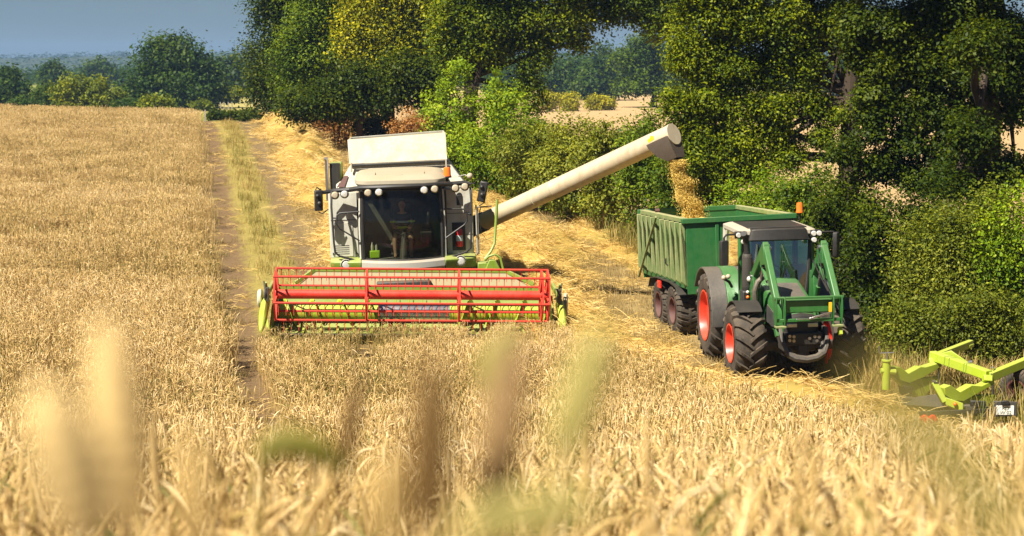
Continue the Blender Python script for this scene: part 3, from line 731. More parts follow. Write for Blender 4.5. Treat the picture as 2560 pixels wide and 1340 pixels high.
OAK6 = [(1760, 50, 75, 70), (1860, 60, 80, 75), (1960, 60, 75, 75), (2050, 50, 60, 65), (1740, 150, 55, 60), (1830, 160, 65, 60), (1930, 170, 65, 65), (2020, 160, 45, 60), (1760, 260, 60, 55), (1850, 270, 60, 60),
        (1950, 275, 55, 55), (1735, 340, 50, 45), (1830, 350, 60, 45), (1920, 345, 45, 40), (2030, 260, 35, 45), (1720, 400, 60, 50), (1800, 420, 60, 50), (1880, 410, 55, 50), (1700, 270, 45, 50), (1960, 390, 40, 40), (2050, 345, 26, 22), (2085, 290, 24, 18), (1720, 130, 50, 60), (2110, 60, 40, 60), (1800, -60, 110, 80), (1960, -80, 120, 90), (1900, -220, 130, 90)]
tree('oak_tree', 'big oak with sunlit leaf clusters above the trailer', G1, 45, 2115, OAK6, L['oak'], 215000, .080, 16, .36, .17, tint=.57, per=26, tvar=.12)
OAK7 = [(2190, 50, 75, 75), (2290, 60, 80, 75), (2390, 60, 80, 80), (2500, 80, 80, 90), (2210, 150, 60, 60), (2320, 170, 75, 65), (2430, 190, 80, 75), (2540, 210, 60, 90), (2190, 235, 40, 40), (2290, 270, 65, 50), (2400, 290, 70, 55),
        (2180, 330, 42, 30), (2260, 360, 55, 40), (2350, 390, 40, 42), (2450, 400, 60, 50), (2200, 420, 50, 34), (2290, 440, 55, 40), (2540, 430, 35, 50), (2440, 330, 60, 60, -2), (2380, 460, 50, 40, -1.5), (2480, 470, 40, 40, -1.5), (2440, 120, 60, 60, -2.2), (2180, 280, 40, 40), (2150, 90, 45, 70), (2120, 380, 40, 30), (2250, -80, 130, 90), (2450, -80, 140, 90), (2350, -230, 150, 110), (2150, -160, 100, 90)]
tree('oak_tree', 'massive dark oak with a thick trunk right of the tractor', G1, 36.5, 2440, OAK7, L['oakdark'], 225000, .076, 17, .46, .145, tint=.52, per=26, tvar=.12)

bush('round bright green bush at the far end of the hedge, taller than its neighbours', 1185, 165, 120, 64, L['bright'], 26000, .13, 31, tint=.5)
bush('bright bush in front of the round one, right behind the grain tank lid', 1250, 262, 105, 60, L['bright'], 16000, .12, 32, tint=.42)
bush('olive bush with upright shoots left of the auger middle', 1345, 300, 105, 57, L['olive'], 18000, .11, 33, tint=.6)
bush('olive hedge bush behind the middle of the auger tube', 1440, 305, 100, 54.5, L['olive'], 18000, .11, 34, tint=.6)
bush('dusty olive hedge bush below the auger tube', 1540, 300, 105, 52, L['olive'], 19000, .105, 35, tint=.62)
bush('leafy green bush behind the spout of the auger', 1640, 275, 95, 49.5, L['mid'], 18000, .10, 36, tint=.6)
bush('dark bush behind the falling grain', 1740, 330, 90, 47, L['mid'], 17000, .10, 37, tint=.4)
bush('feathery light green bush behind the trailer box', 1900, 425, 110, 43.5, L['bright'], 18000, .085, 38, tint=.45)
bush('green bush between the trailer box and the tractor beacon', 2030, 415, 90, 41.5, L['mid'], 16000, .09, 39, tint=.55)
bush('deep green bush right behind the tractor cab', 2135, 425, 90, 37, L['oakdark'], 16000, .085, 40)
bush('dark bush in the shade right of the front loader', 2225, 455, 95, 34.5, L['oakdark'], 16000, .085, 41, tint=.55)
bush('sunlit olive bush beyond the green trolley', 2345, 505, 115, 32.6, L['olive'], 20000, .07, 42, tint=.48)
bush('tall sunlit bush below the oak trunk', 2440, 480, 105, 31.8, L['olive'], 20000, .07, 43, tint=.5)
bush('large leaved bush at the picture edge beside the oak', 2545, 465, 100, 31.2, L['bright'], 18000, .075, 44, tint=.4)
bush('low sprawling bush behind the trolley drawbar', 2300, 740, 90, 31.0, L['olive'], 14000, .065, 45, tint=.42)
bush('low green bush at the edge of the mown ground behind the trolley', 2470, 720, 110, 30.2, L['olive'], 18000, .065, 46, tint=.46)
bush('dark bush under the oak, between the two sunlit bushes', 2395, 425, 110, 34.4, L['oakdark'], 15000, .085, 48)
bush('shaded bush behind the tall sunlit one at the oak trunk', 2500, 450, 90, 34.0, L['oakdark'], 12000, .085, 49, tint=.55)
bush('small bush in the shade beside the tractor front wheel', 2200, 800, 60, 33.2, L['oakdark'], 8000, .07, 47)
G2 = 'dried shrubs by the hedge'
bush('rust brown dried shrub left of the harvester grain tank', 845, 264, 58, 80, L['dry'], 5000, .13, 51, 'dry_shrub', G2, tint=.35, cat_='shrub')
bush('orange brown dried shrub beside the round bush', 1035, 280, 62, 75, L['dry'], 5500, .12, 52, 'dry_shrub', G2, tint=.45, cat_='shrub')
bush('green brown shrub between the two dried ones', 940, 285, 55, 79, L['olive'], 5000, .14, 53, 'dry_shrub', G2, tint=.3, cat_='shrub')
# beyond the crest on the left
G3 = 'trees and bushes beyond the crest'
bush('low dark hedge bush behind the crest where the track ends', 558, 279, 36, 104, L['oakdark'], 4000, .2, 60, group=G3)
bush('low dark hedge bush just right of the track end', 640, 280, 52, 104, L['oakdark'], 5000, .2, 61, group=G3)
bush('dark bush at the end of the low hedge, below the tall tree', 740, 265, 60, 101, L['oakdark'], 6000, .2, 62, group=G3)
T2 = dict(cat_='tree')
tree('field_tree', 'large round dark tree standing alone beyond the crest', G3, 205, 430,
     [(430, 150, 75, 55), (370, 190, 60, 45), (490, 170, 50, 55), (430, 220, 110, 45), (350, 235, 48, 40), (515, 225, 42, 45), (430, 115, 45, 25), (330, 255, 35, 25), (470, 255, 70, 30)], L['far'], 22000, .42, 71, .5, .75, per=26)
tree('field_tree', 'pale hazy tree right of the large round one', G3, 290, 570,
     [(570, 165, 30, 30), (560, 200, 35, 35), (590, 230, 30, 35), (540, 180, 25, 25), (610, 205, 25, 35)], L['far'], 6000, .7, 72, .4, 1.0, per=22)
tree('field_tree', 'small dark rounded tree alone in front of the blue hills', G3, 330, 130, [(130, 188, 24, 30), (130, 200, 26, 22)], L['far'], 3500, .7, 73, .4, .8, per=22)
tree('field_tree', 'broad far tree in front of the blue hills', G3, 420, 245, [(245, 195, 40, 38), (210, 200, 30, 24), (280, 205, 30, 24)], L['far'], 4500, .9, 74, .4, 1.2, per=22)
tree('field_tree', 'dark tree at the far left edge of the crest', G3, 215, 20, [(20, 220, 45, 30), (-10, 240, 50, 35), (40, 245, 30, 25), (10, 190, 30, 20)], L['far'], 7000, .45, 75, .3, .7, per=22)
bush('broad yellow green bush in the middle of the crest skyline', 200, 190, 66, 175, L['farlite'], 7500, .32, 76, 'field_bush', G3, spread_=.4)
bush('green bush left of the yellow green one', 128, 212, 38, 180, L['far'], 4500, .32, 77, 'field_bush', G3, spread_=.4, tint=.7)
bush('small yellow green bush under the large round tree', 392, 236, 34, 165, L['farlite'], 3500, .3, 78, 'field_bush', G3, spread_=.35)
bush('olive bush between the yellow green bush and the large tree', 280, 222, 30, 185, L['farlite'], 3500, .32, 79, 'field_bush', G3, spread_=.4, tint=.35)
bush('rounded light green bush behind the meadow posts', 570, 220, 36, 240, L['farlite'], 3800, .4, 80, 'field_bush', G3, spread_=.5, tint=.45)
bush('dark low bush at the far left behind the wheat', 60, 245, 30, 170, L['far'], 3000, .3, 81, 'field_bush', G3, spread_=.4)
bush('dark bush behind the wheat, right of the yellow green bush', 330, 250, 36, 172, L['far'], 3000, .3, 82, 'field_bush', G3, spread_=.4)
bush('green bush at the right foot of the large round tree', 505, 254, 22, 190, L['farlite'], 2200, .3, 83, 'field_bush', G3, spread_=.35, tint=.35)
tree('field_tree', 'bluish tree behind the lone tree, half hidden by the tall row', G3, 380, 620, [(620, 185, 22, 38), (640, 215, 26, 35), (600, 230, 24, 26)], L['far'], 4000, .9, 84, .4, 1.1, per=22)
# beyond the pale field on the right
G4 = 'trees behind the pale far field'
tree('field_tree', 'spreading green tree beyond the pale field with low forked trunk', G4, 255, 1630, [(1630, 130, 60, 45), (1590, 175, 55, 45), (1680, 180, 60, 45), (1630, 215, 85, 32), (1570, 225, 30, 25)], L['mid'], 16000, .42, 91, .5, .7, per=24, tint=.35)
tree('field_tree', 'rounded blue green tree between the bough and the spreading tree', G4, 310, 1500, [(1500, 155, 32, 45), (1480, 200, 45, 45), (1520, 210, 35, 40)], L['far'], 6500, .6, 92, .4, .9, per=22)
tree('field_tree', 'dark blue green tree behind the yellow bushes', G4, 320, 1400, [(1420, 190, 40, 40), (1380, 215, 40, 40), (1440, 230, 45, 30)], L['far'], 6500, .6, 93, .4, .9, per=22)
tree('field_tree', 'hazy tree seen left of the hanging oak branch', G4, 330, 1270, [(1265, 175, 40, 35), (1290, 205, 45, 40), (1240, 200, 35, 40)], L['far'], 6000, .65, 94, .4, .9, per=22)
tree('field_tree', 'far pale tree whose top shows under the boughs', G4, 400, 1560, [(1560, 160, 30, 35), (1545, 200, 30, 40)], L['far'], 4000, .8, 95, .4, 1.0, per=22, tint=.65)
tree('field_tree', 'hazy tree glimpsed through the gap beside the right oak trunk', G4, 330, 2170, [(2165, 200, 40, 35), (2220, 205, 40, 35), (2080, 205, 45, 35)], L['far'], 6000, .65, 96, .4, .9, per=22)
for i, (px, tp, hw, lab) in enumerate([(1370, 228, 26, 'small yellow bush at the edge of the pale field, farthest left'), (1425, 236, 24, 'yellow bush left of centre on the edge of the pale field'), (1490, 240, 24, 'bright yellow bush in front of the blue green trees'), (1515, 250, 16, 'smallest yellow bush beside the bright one'), (2150, 215, 30, 'yellow green bush glimpsed beside the right oak trunk')]):
    bush(lab, px, tp, hw, 228 + 3 * i, L['gorse'] if i < 4 else L['farlite'], 2600, .34, 110 + i, 'field_bush', 'yellow bushes on the edge of the pale field', spread_=.4)
for i, px in enumerate([551, 560, 571, 580]):
    p = at(px, 262, 200); b_ = MB().box(-.06, .06, -.06, .06, -.1, .95).build('fence_post', M['post'], bevel=.01); b_.location = (p.x, 200, zgf(p.x, 200))
    tag(b_, ['pale meadow fence post, farthest left', 'pale meadow fence post, second from the left', 'pale meadow fence post, second from the right', 'pale meadow fence post, nearest the tall trees'][i], 'fence post', 'fence posts on the meadow')
p = at(513, 282, 101); b_ = MB().box(-.05, .05, -.05, .05, -.1, .75).build('marker_post', M['post']); b_.location = (p.x, 101, zgf(p.x, 101)); tag(b_, 'thin white marker post where the track meets the crest', 'post')
# wooded ridge on the horizon and the woods below it
def wood(name, label, x0, x1, y0, y1, z0, h, step, seed, tint):
    r = np.random.default_rng(seed); n = int((x1 - x0) * (y1 - y0) / step ** 2)
    X = r.uniform(x0, x1, n); Y = r.uniform(y0, y1, n); Z = zg(X, Y) + z0 * sstep(y0, y1, Y) * (1 + .12 * np.sin(X * .006 + seed)) + h * r.uniform(.35, .75, n)
    C = np.stack([X, Y, Z], 1); d = np.zeros_like(C); d[:, 2] = 1
    V, Q, T = leaves_from(C, h * .33, 16, h * .38, r, tint + r.normal(0, .05, n), 2.2, .8, d)
    return np_mesh(name, V, Q, L['far'], T, kind='stuff')
o_ = wood('forest', '', -1100, 1000, 1300, 1900, 18, 10, 17, 3, .2); o_['label'] = 'blue hazy wooded ridge along the horizon'
xs = np.linspace(-1400, 1300, 60); ysr = np.linspace(1200, 2000, 16); Xr, Yr = np.meshgrid(xs, ysr)
Zr = zg(Xr, Yr) + 21 * sstep(1220, 1850, Yr) * (1 + .12 * np.sin(Xr * .006 + 3)) + 3 - 8 * (Yr < 1230)
i = np.arange(59)[None] + (np.arange(15) * 60)[:, None]
np_mesh('hill', np.stack([Xr, Yr, Zr], -1).reshape(-1, 3), np.stack([i, i + 1, i + 61, i + 60], -1).reshape(-1, 4), paint('forest floor', (.03, .045, .012), .9, dust=0), kind='structure', smooth=True)
o_ = wood('forest', '', -330, -40, 480, 640, 0, 4.5, 6, 5, .35); o_['label'] = 'belt of far woodland below the blue ridge'
o_ = wood('forest', '', -40, 300, 420, 560, 1, 7.5, 6, 6, .35); o_['label'] = 'belt of far woodland behind the pale field trees'
# ------------------------------------------------------------------ combine harvester
CB = empty('combine_harvester', (-2.573, 38.2, -.06), (0, rad(-1.5), rad(3.7)))
tag(CB, 'white and lime green combine harvester with a red reel, cutting towards the camera', 'combine harvester')
def local(root, p):
    m_ = Matrix.LocRotScale(root.location, root.rotation_euler, None); return m_.inverted() @ Vector(p)
# hull
MB().prism([(1.66, 1.0), (6.2, 1.2), (6.6, 1.9), (6.4, 3.0), (1.66, 3.15)], 'x', -1.62, 1.58).build('body_shell', M['body'], CB, .05)
for x0, x1 in ((-1.62, -1.06), (1.06, 1.58)): MB().box(x0, x1, .62, 1.655, 1.15, 3.03).build('side_cabinet', M['body'], CB, .03)
for x in (-1.66, 1.58): MB().box(x, x + .04, 1.2, 6.0, 1.3, 2.9).build('side_panel', M['olive'], CB, .01)
_n0 = len(CB.children)
_before = set(CB.children)
MB().hexa([(-1.82, 1.35, 3.0), (1.45, 1.35, 3.0), (1.45, 4.6, 3.0), (-1.82, 4.6, 3.0)], [(-1.46, 1.75, 3.58), (1.0, 1.75, 3.62), (1.0, 4.2, 3.62), (-1.46, 4.2, 3.58)]).build('grain_tank', M['body'], CB, .03)
MB().add([(-1.80, 1.38, 3.06), (-1.62, 1.58, 3.35), (-1.62, 1.75, 3.35), (-1.80, 1.9, 3.06)], [[0, 1, 2, 3]]).extrude([(-1.775, 1.36, 3.08), (-1.60, 1.548, 3.34), (-1.50, 1.548, 3.34), (-1.60, 1.36, 3.08)], (0, -.004, .002)).build('red_stripe', M['darkred'], CB, smooth=0)
tl = MB().hexa([(-1.47, 1.62, 3.62), (.97, 1.62, 3.66), (.97, 1.69, 3.66), (-1.47, 1.69, 3.62)], [(-1.50, 1.86, 4.22), (.95, 1.86, 4.33), (.95, 1.93, 4.33), (-1.50, 1.93, 4.22)]).build('tank_lid', M['white'], CB, .015, label='white tank extension panel standing upright above the cab')
MB().hexa([(-1.47, 1.69, 3.62), (-1.43, 1.69, 3.62), (-1.43, 4.1, 3.62), (-1.47, 4.1, 3.62)], [(-1.50, 1.93, 4.2), (-1.46, 1.93, 4.2), (-1.46, 3.9, 4.2), (-1.50, 3.9, 4.2)]).hexa([(.93, 1.69, 3.66), (.97, 1.69, 3.66), (.97, 4.1, 3.66), (.93, 4.1, 3.66)], [(.91, 1.93, 4.31), (.95, 1.93, 4.31), (.95, 3.9, 4.31), (.91, 3.9, 4.31)]).hexa([(-1.45, 4.1, 3.62), (.95, 4.1, 3.66), (.95, 4.14, 3.66), (-1.45, 4.14, 3.62)], [(-1.48, 3.9, 4.2), (.93, 3.9, 4.31), (.93, 3.94, 4.31), (-1.48, 3.94, 4.2)]).build('tank_extension', M['body'], CB, .01)
MB().bar((-1.40, 1.60, 3.585), (.95, 1.60, 3.625), .06, .05).build('lid_hinge', M['black'], CB, .01)
for x in (-1.42, .93): MB().bar((x, 1.55, 3.44), (x, 1.6, 3.66), .035, .05).build('hinge_bracket', M['roof'], CB, .005)
for o_ in set(CB.children) - _before: o_.location.x += .2
# cab
def ws(u, v):
    x = (u * 2 - 1); zt = 3.13 - .03 * x * x; zb = 1.40; z = zb + (zt - zb) * v
    return (x * (.915 - .02 * v), -.30 * (1 - x * x) - .02 + .12 * v * v - .06 * math.sin(math.pi * v), z)
MB().grid(ws, 16, 8).build('windscreen', M['glass'], CB, smooth=180)
for sx in (-1, 1):
    fr_ = MB(); fr_.tube([(sx * .945, .0, 1.36), (sx * .95, -.03, 2.2), (sx * .925, .10, 3.16)], [.05, .045, .05], 8)
    fr_.build('cab_pillar', M['black'], CB); MB().tube([(sx * 1.0, 1.55, 1.4), (sx * 1.0, 1.5, 3.16)], .05, 8).build('cab_pillar', M['black'], CB)
fr_ = MB(); fr_.tube([ws(i / 12, 0) for i in range(13)], .035, 8).build('cab_frame', M['black'], CB); fr_ = MB(); fr_.tube([ws(i / 12, 1) for i in range(13)], .03, 8)
fr_.build('cab_frame', M['black'], CB)
for sx in (-1, 1):
    MB().add([(sx * .965, .05, 1.42), (sx * .995, 1.5, 1.42), (sx * .995, 1.48, 3.12), (sx * .95, .14, 3.12)], [[0, 1, 2, 3]]).build('side_window', M['glass'], CB)
    MB().tube([(sx * 1.015, .02, 1.40), (sx * 1.02, .0, 2.2), (sx * .99, .1, 3.05)], .028, 6).build('pillar_trim', M['body'], CB)
MB().box(-1.0, 1.0, 1.55, 1.62, 1.3, 3.16).build('cab_back_wall', M['dark'], CB)
MB().box(-.95, .95, -.22, 1.55, 1.30, 1.36).build('cab_floor', M['lidgrey'], CB)
def rr(x0, x1, y0, y1, z, c, n=4, bul=0):
    out = []
    for (cx, cy, a0) in ((x1 - c, y1 - c, 0), (x0 + c, y1 - c, 90), (x0 + c, y0 + c, 180), (x1 - c, y0 + c, 270)):
        for k in range(n + 1):
            a = rad(a0 + 90 * k / n); x = cx + c * math.cos(a); y = cy + c * math.sin(a)
            if y < .3: y -= bul * (1 - min(1, abs(x) / 1.1) ** 2)
            out.append((x, y, z + .10 * (y + .2) / 1.8))
    return out
MB().loft([rr(-1.02, 1.02, -.02, 1.62, 3.14, .2, bul=.2), rr(-1.1, 1.08, -.06, 1.66, 3.22, .28, bul=.24), rr(-1.1, 1.08, -.05, 1.66, 3.30, .30, bul=.24), rr(-1.02, 1.0, .04, 1.6, 3.39, .34, bul=.18), rr(-.85, .83, .22, 1.5, 3.42, .3, bul=.1)]).build('cab_roof', M['roof'], CB)
MB().box(-.14, .06, .02, .14, 3.36, 3.43).box(.55, .57, .1, 1.2, 3.45, 3.47).box(-.62, -.60, .1, 1.2, 3.45, 3.47).build('roof_vent', M['roof'], CB, .01)
vz = MB(); vz.tube([(-1.22, .1, 3.10), (-.95, -.12, 3.15), (-.5, -.30, 3.16), (0, -.34, 3.17), (.5, -.30, 3.17), (.95, -.12, 3.18), (1.22, .1, 3.16)], .058, 8)
vz.tube([(-1.22, .1, 3.10), (-1.6, .2, 3.08), (-1.86, .12, 3.05), (-1.95, .05, 3.1)], [.06, .055, .045, .03], 8); vz.tube([(1.22, .1, 3.16), (1.55, .15, 3.18), (1.68, .12, 3.14)], [.06, .055, .04], 8)
vz.build('light_bar', M['black'], CB)
for i, (x, y, z, mt) in enumerate([(-1.58, .08, 2.98, 'lampdusty'), (-1.35, .05, 3.00, 'lamp'), (-.78, -.33, 3.04, 'lampdusty'), (-.52, -.40, 3.05, 'lamp'), (.55, -.40, 3.07, 'lamp'), (.80, -.33, 3.08, 'lampdusty'), (1.30, .05, 3.06, 'lampdusty'), (1.53, .06, 3.09, 'lampdusty')]):
    lp = MB().lathe([(.001, -.05), (.06, -.045), (.085, -.02), (.09, 0), (.075, .05), (.03, .09), (.001, .09)], (x, y, z), 'y', 14).build('work_lamp', M[mt], CB); MB().lathe([(.10, -.02), (.105, .0), (.09, .06), (.04, .11), (.001, .11)], (x, y + .004, z), 'y', 14).build('lamp_housing', M['black'], lp)
# front side panels with their doors and rails
for sx in (-1, 1):
    a, b_ = (-1.76, -1.0) if sx < 0 else (1.0, 1.72)
    MB().box(a, b_, .42, .62, 1.42, 3.02).build('front_panel', M['body'], CB, .03)
    MB().box(a + .12, b_ - .2, .40, .425, 1.46, 2.28).build('panel_door', M['body'], CB, .008) if sx < 0 else MB().box(1.2, 1.52, .405, .425, 1.52, 2.2).build('panel_recess', M['dark'], CB, .008)
    MB().box(sx * 1.0 - .08, sx * 1.0 + .08, .3, .42, 1.40, 3.0).build('pillar_gap', M['dark'], CB)
    x0 = sx * 1.03; xo = sx * 1.64
    MB().tube([(xo + sx * .02, .12, 3.06), (xo + sx * .03, -.02, 2.7), (xo, -.08, 1.85), (xo - sx * .02, -.08, 1.62), (xo - sx * .12, -.08, 1.53), (x0, -.06, 1.38)], .026, 7).build('handrail', M['black'], CB)
    MB().tube([(x0 - sx * .02, -.04, 2.58), (xo - sx * .16, -.07, 2.56), (xo - sx * .09, -.08, 2.50), (xo - sx * .08, -.08, 2.28), (xo - sx * .16, -.08, 2.18), (x0, -.06, 1.88)], .02, 6).build('handrail', M['black'], CB)
    MB().tube([(xo, -.06, 2.45), (xo - sx * .08, -.07, 2.44)], .022, 6).build('rail_clamp', M['black'], CB)
MB().box(1.33, 1.47, .40, .43, 2.62, 2.86).lathe([(.001, 0), (.07, 0), (.07, .02)], (1.40, .408, 2.86), 'y', 12).build('panel_opening', M['black'], CB, .005)
MB().tube([(1.80, .3, 1.4), (1.79, .3, 2.62)], .022, 6).tube([(1.84, .32, 1.42), (1.83, .32, 2.55)], .016, 6).build('ladder_rail', M['silver'], CB)
MB().tube([(1.86, .25, 2.3), (1.90, .22, 1.95), (2.02, .2, 1.78), (2.2, .2, 1.85), (2.3, .2, 2.2), (2.33, .22, 2.75)], .007, 5).build('cable', M['black'], CB)
# platform front: bumper and lamp housings
MB().loft([[(x, -.42 * (1 - (x / 1.3) ** 2) + dy, z) for x in [(-1.0 + 2.0 * i / 12) for i in range(13)]] for dy, z in ((.02, 1.40), (-.04, 1.36), (-.05, 1.24), (.02, 1.17), (.15, 1.17), (.15, 1.40))] and
          [[(x, -.42 * (1 - (x / 1.3) ** 2) + dy, z + .02 * (x / 1.0) ** 2) for dy, z in ((.02, 1.395), (-.04, 1.35), (-.05, 1.22), (.02, 1.165), (.15, 1.165), (.15, 1.395))] for x in [(-.995 + 1.99 * i / 12) for i in range(13)]]).build('bumper', M['silver'], CB)
for sx in (-1, 1):
    X = lambda v: sx * v
    h_ = MB(); prof = [(.55, 1.44), (-.02, 1.44), (-.12, 1.38), (-.10, 1.28), (-.02, 1.14), (.55, 1.14)]
    h_.loft([[(X(xx), y + sh, z * 1.0) for y, z in prof] for xx, sh in ((1.0, -.12), (1.3, -.02), (1.62, .06), (1.75, .14))])
    h_.build('lamp_housing', M['olive'], CB, .02)
    MB().lathe([(.001, -.03), (.075, -.025), (.10, .0), (.11, .06)], (X(1.37), -.10, 1.32), 'y', 16).build('headlight', M['lamp'], CB)
    MB().lathe([(.125, -.03), (.135, -.02), (.135, .05), (.105, .05), (.11, -.03)], (X(1.37), -.09, 1.32), 'y', 16).build('headlight_ring', M['body'], CB)
    MB().lathe([(.001, -.03), (.05, -.025), (.07, .0), (.07, .05)], (X(1.645), .02, 1.32), 'y', 12).build('indicator_lamp', M['lampdusty'] if sx > 0 else M['orange'], CB)
for z in (1.9, 2.42):
    MB().box(1.02, 1.70, .412, .419, z, z + .012).build('panel_seam', M['dark'], CB); 
MB().box(-1.72, -1.04, .412, .419, 2.34, 2.352).build('panel_seam', M['dark'], CB)
for k in range(5): MB().box(-1.66, -1.30, .395, .402, 1.52 + k * .05, 1.535 + k * .05).build('vent_slot', M['dark'], CB)
for x, z in ((-1.70, 1.5), (-1.70, 2.2), (-1.14, 1.5)): MB().box(x, x + .03, .39, .41, z, z + .06).build('door_hinge', M['dark'], CB)
for x in (-.9, -.3, .35): MB().box(x, x + .012, 1.60, 1.9, 3.60, 3.605).build('panel_seam', M['dark'], CB)
# mirrors, beacon, exhaust
for (c, tilt, s_) in (((-1.97, .02, 2.86), .02, 1), ((1.95, .02, 2.95), .22, -1)):
    mr = MB().box(-.10, .10, -.05, .05, -.24, .26).build('mirror', M['black'], CB, .03); mr.location = c; mr.rotation_euler = (0, tilt, .2 * s_)
    MB().ball((.01, -.06, -.06), .055, 10, 6).build('mirror_joint', M['black'], mr)
    MB().ball((-.03, -.06, .12), .05, 10, 6).build('mirror_joint', M['black'], mr)
MB().tube([(-1.9, .05, 3.12), (-2.0, .0, 3.18), (-2.04, .0, 3.1), (-1.98, .02, 2.9)], .018, 6).build('mirror_arm', M['black'], CB); MB().tube([(-1.75, .05, 2.65), (-1.9, 0, 2.55), (-1.98, .0, 2.6)], .016, 6).build('mirror_arm', M['black'], CB)
MB().tube([(1.68, .12, 3.14), (1.75, .05, 3.16), (1.86, .0, 3.26), (1.92, .0, 3.1), (1.95, .0, 2.9), (1.99, .0, 2.7), (1.86, .05, 2.62)], .017, 6).tube([(1.78, .1, 2.58), (2.08, .05, 2.60), (2.16, .05, 2.60)], .016, 6).tube([(1.9, .05, 2.58), (1.86, .12, 2.45)], .012, 6).build('mirror_arm', M['black'], CB)
MB().ball((1.66, .1, 3.34), .075, 12, 8).build('side_lamp', M['lampdusty'], CB); MB().tube([(1.4, .6, 3.3), (1.55, .3, 3.36), (1.66, .12, 3.3)], .014, 6).build('lamp_arm', M['silver'], CB)
bc = MB().lathe([(.001, .22), (.07, .21), (.088, .17), (.09, .03), (.10, .0), (.10, -.02), (.001, -.02)], (1.12, .35, 3.34), 'z', 18).build('beacon', M['orange'], CB); MB().lathe([(.105, 0), (.105, -.04), (.04, -.05), (.03, -.14)], (1.12, .35, 3.34), 'z', 16).build('beacon_base', M['black'], bc)
MB().tube([(-1.92, 3.4, 2.6), (-1.92, 3.4, 3.62), (-1.94, 3.35, 3.7)], .05, 10).build('exhaust_pipe', M['steel'], CB)
MB().box(-1.86, -1.55, 3.6, 4.4, 2.9, 3.55).build('air_intake', M['olive'], CB, .03); MB().lathe([(.14, -.35), (.14, .35)], (-1.72, 3.55, 3.2), 'z', 14, True).build('intake_screen', M['black'], CB)
# chassis, axles and wheels
MB().box(-.62, .62, -1.9, .7, .55, 1.1).build('feeder_house', M['dark'], CB, .03)
MB().hexa([(-.85, -.35, .75), (.85, -.35, .75), (1.4, .6, .7), (-1.4, .6, .7)], [(-.85, -.2, 1.16), (.85, -.2, 1.16), (1.4, .55, 1.14), (-1.4, .55, 1.14)]).build('underframe', M['black'], CB, .02)
MB().box(-1.3, 1.3, 1.5, 1.8, .75, 1.05).build('axle', M['dark'], CB, .02); MB().box(-1.2, 1.2, 5.2, 5.4, .5, .7).build('axle', M['dark'], CB, .02)
def make_wheel(parent, x, y, z, R_, wd, rim_r, tyre_m, rim_m, lugs, side, lug_h=.05, lug_w=.055, sweep=.30, v=True, name='wheel', split=2):
    """Tractor wheel: lugged tyre and dished rim; side = -1 when the outer face looks to -x."""
    e = empty(name, (x, y, z), parent=parent); h = wd / 2; Rt = R_ - lug_h
    tb = MB().lathe([(rim_r, -h * .78), (rim_r + .03, -h * .92), (rim_r + (Rt - rim_r) * .45, -h * 1.0), (Rt - .07, -h * .95), (Rt - .02, -h * .78), (Rt, -h * .4), (Rt + .004, 0), (Rt, h * .4), (Rt - .02, h * .78), (Rt - .07, h * .95), (rim_r + (Rt - rim_r) * .45, h * 1.0), (rim_r + .03, h * .92), (rim_r, h * .78)], (0, 0, 0), 'x', 40)
    def P(xx, a, r): return (xx, -r * math.cos(a), r * math.sin(a))
    for s_ in (-1, 1):
        for k in range(lugs):
            a0 = 2 * math.pi * (k + (.5 if s_ > 0 else 0)) / lugs; segs = 4; pr = None
            for j in range(segs + 1):
                f = j / segs; xx = s_ * (-.035 + (h * 1.0 + .035) * f); a = a0 + sweep * f ** .85 * (1 if v else .2); dr = .05 * max(0, f - .78) / .22 * 1.3
                hw = lug_w / R_ * (1 - .1 * f) / 2
                cur = [P(xx, a - hw * 1.25, Rt - .03 - dr), P(xx, a + hw * 1.25, Rt - .03 - dr), P(xx, a + hw, R_ - dr), P(xx, a - hw, R_ - dr)]
                if pr:
                    n0 = len(tb.v); tb.v += pr + cur
                    tb.f += [[n0 + i_, n0 + (i_ + 1) % 4, n0 + 4 + (i_ + 1) % 4, n0 + 4 + i_] for i_ in range(4)] + ([[n0, n0 + 1, n0 + 2, n0 + 3]] if j == 1 else []) + ([[n0 + 4, n0 + 5, n0 + 6, n0 + 7]] if j == segs else [])
                pr = cur
    tb.build('tyre', tyre_m, e)
    o_ = side * h
    rm = MB().lathe([(rim_r + .015, o_ * .95), (rim_r - .02, o_ * .97), (rim_r - .04, o_ * .8), (rim_r - .06, o_ * .5), (rim_r * .80, o_ * .38), (rim_r * .55, o_ * .30), (rim_r * .42, o_ * .42), (rim_r * .30, o_ * .44), (rim_r * .28, o_ * .62), (.001, o_ * .64)], (0, 0, 0), 'x', 32)
    rm.lathe([(rim_r + .015, -o_ * .9), (rim_r - .04, -o_ * .7), (rim_r - .05, o_ * .5)], (0, 0, 0), 'x', 32)
    rm.build('rim', rim_m, e)
    bt = MB()
    for k in range(8):
        a = 2 * math.pi * k / 8; bt.lathe([(.001, o_ * .46), (.02, o_ * .46), (.02, o_ * .40)], (0, rim_r * .36 * math.cos(a), rim_r * .36 * math.sin(a)), 'x', 6)
    bt.build('wheel_bolt', M['steel'], e, kind='stuff')
    return e
for sx in (-1, 1):
    make_wheel(CB, sx * 1.28, 1.65, .92, .93, .68, .42, M['tyre'], M['olive'], 18, sx)
    make_wheel(CB, sx * 1.25, 5.3, .62, .62, .46, .30, M['tyre'], M['olive'], 16, sx)
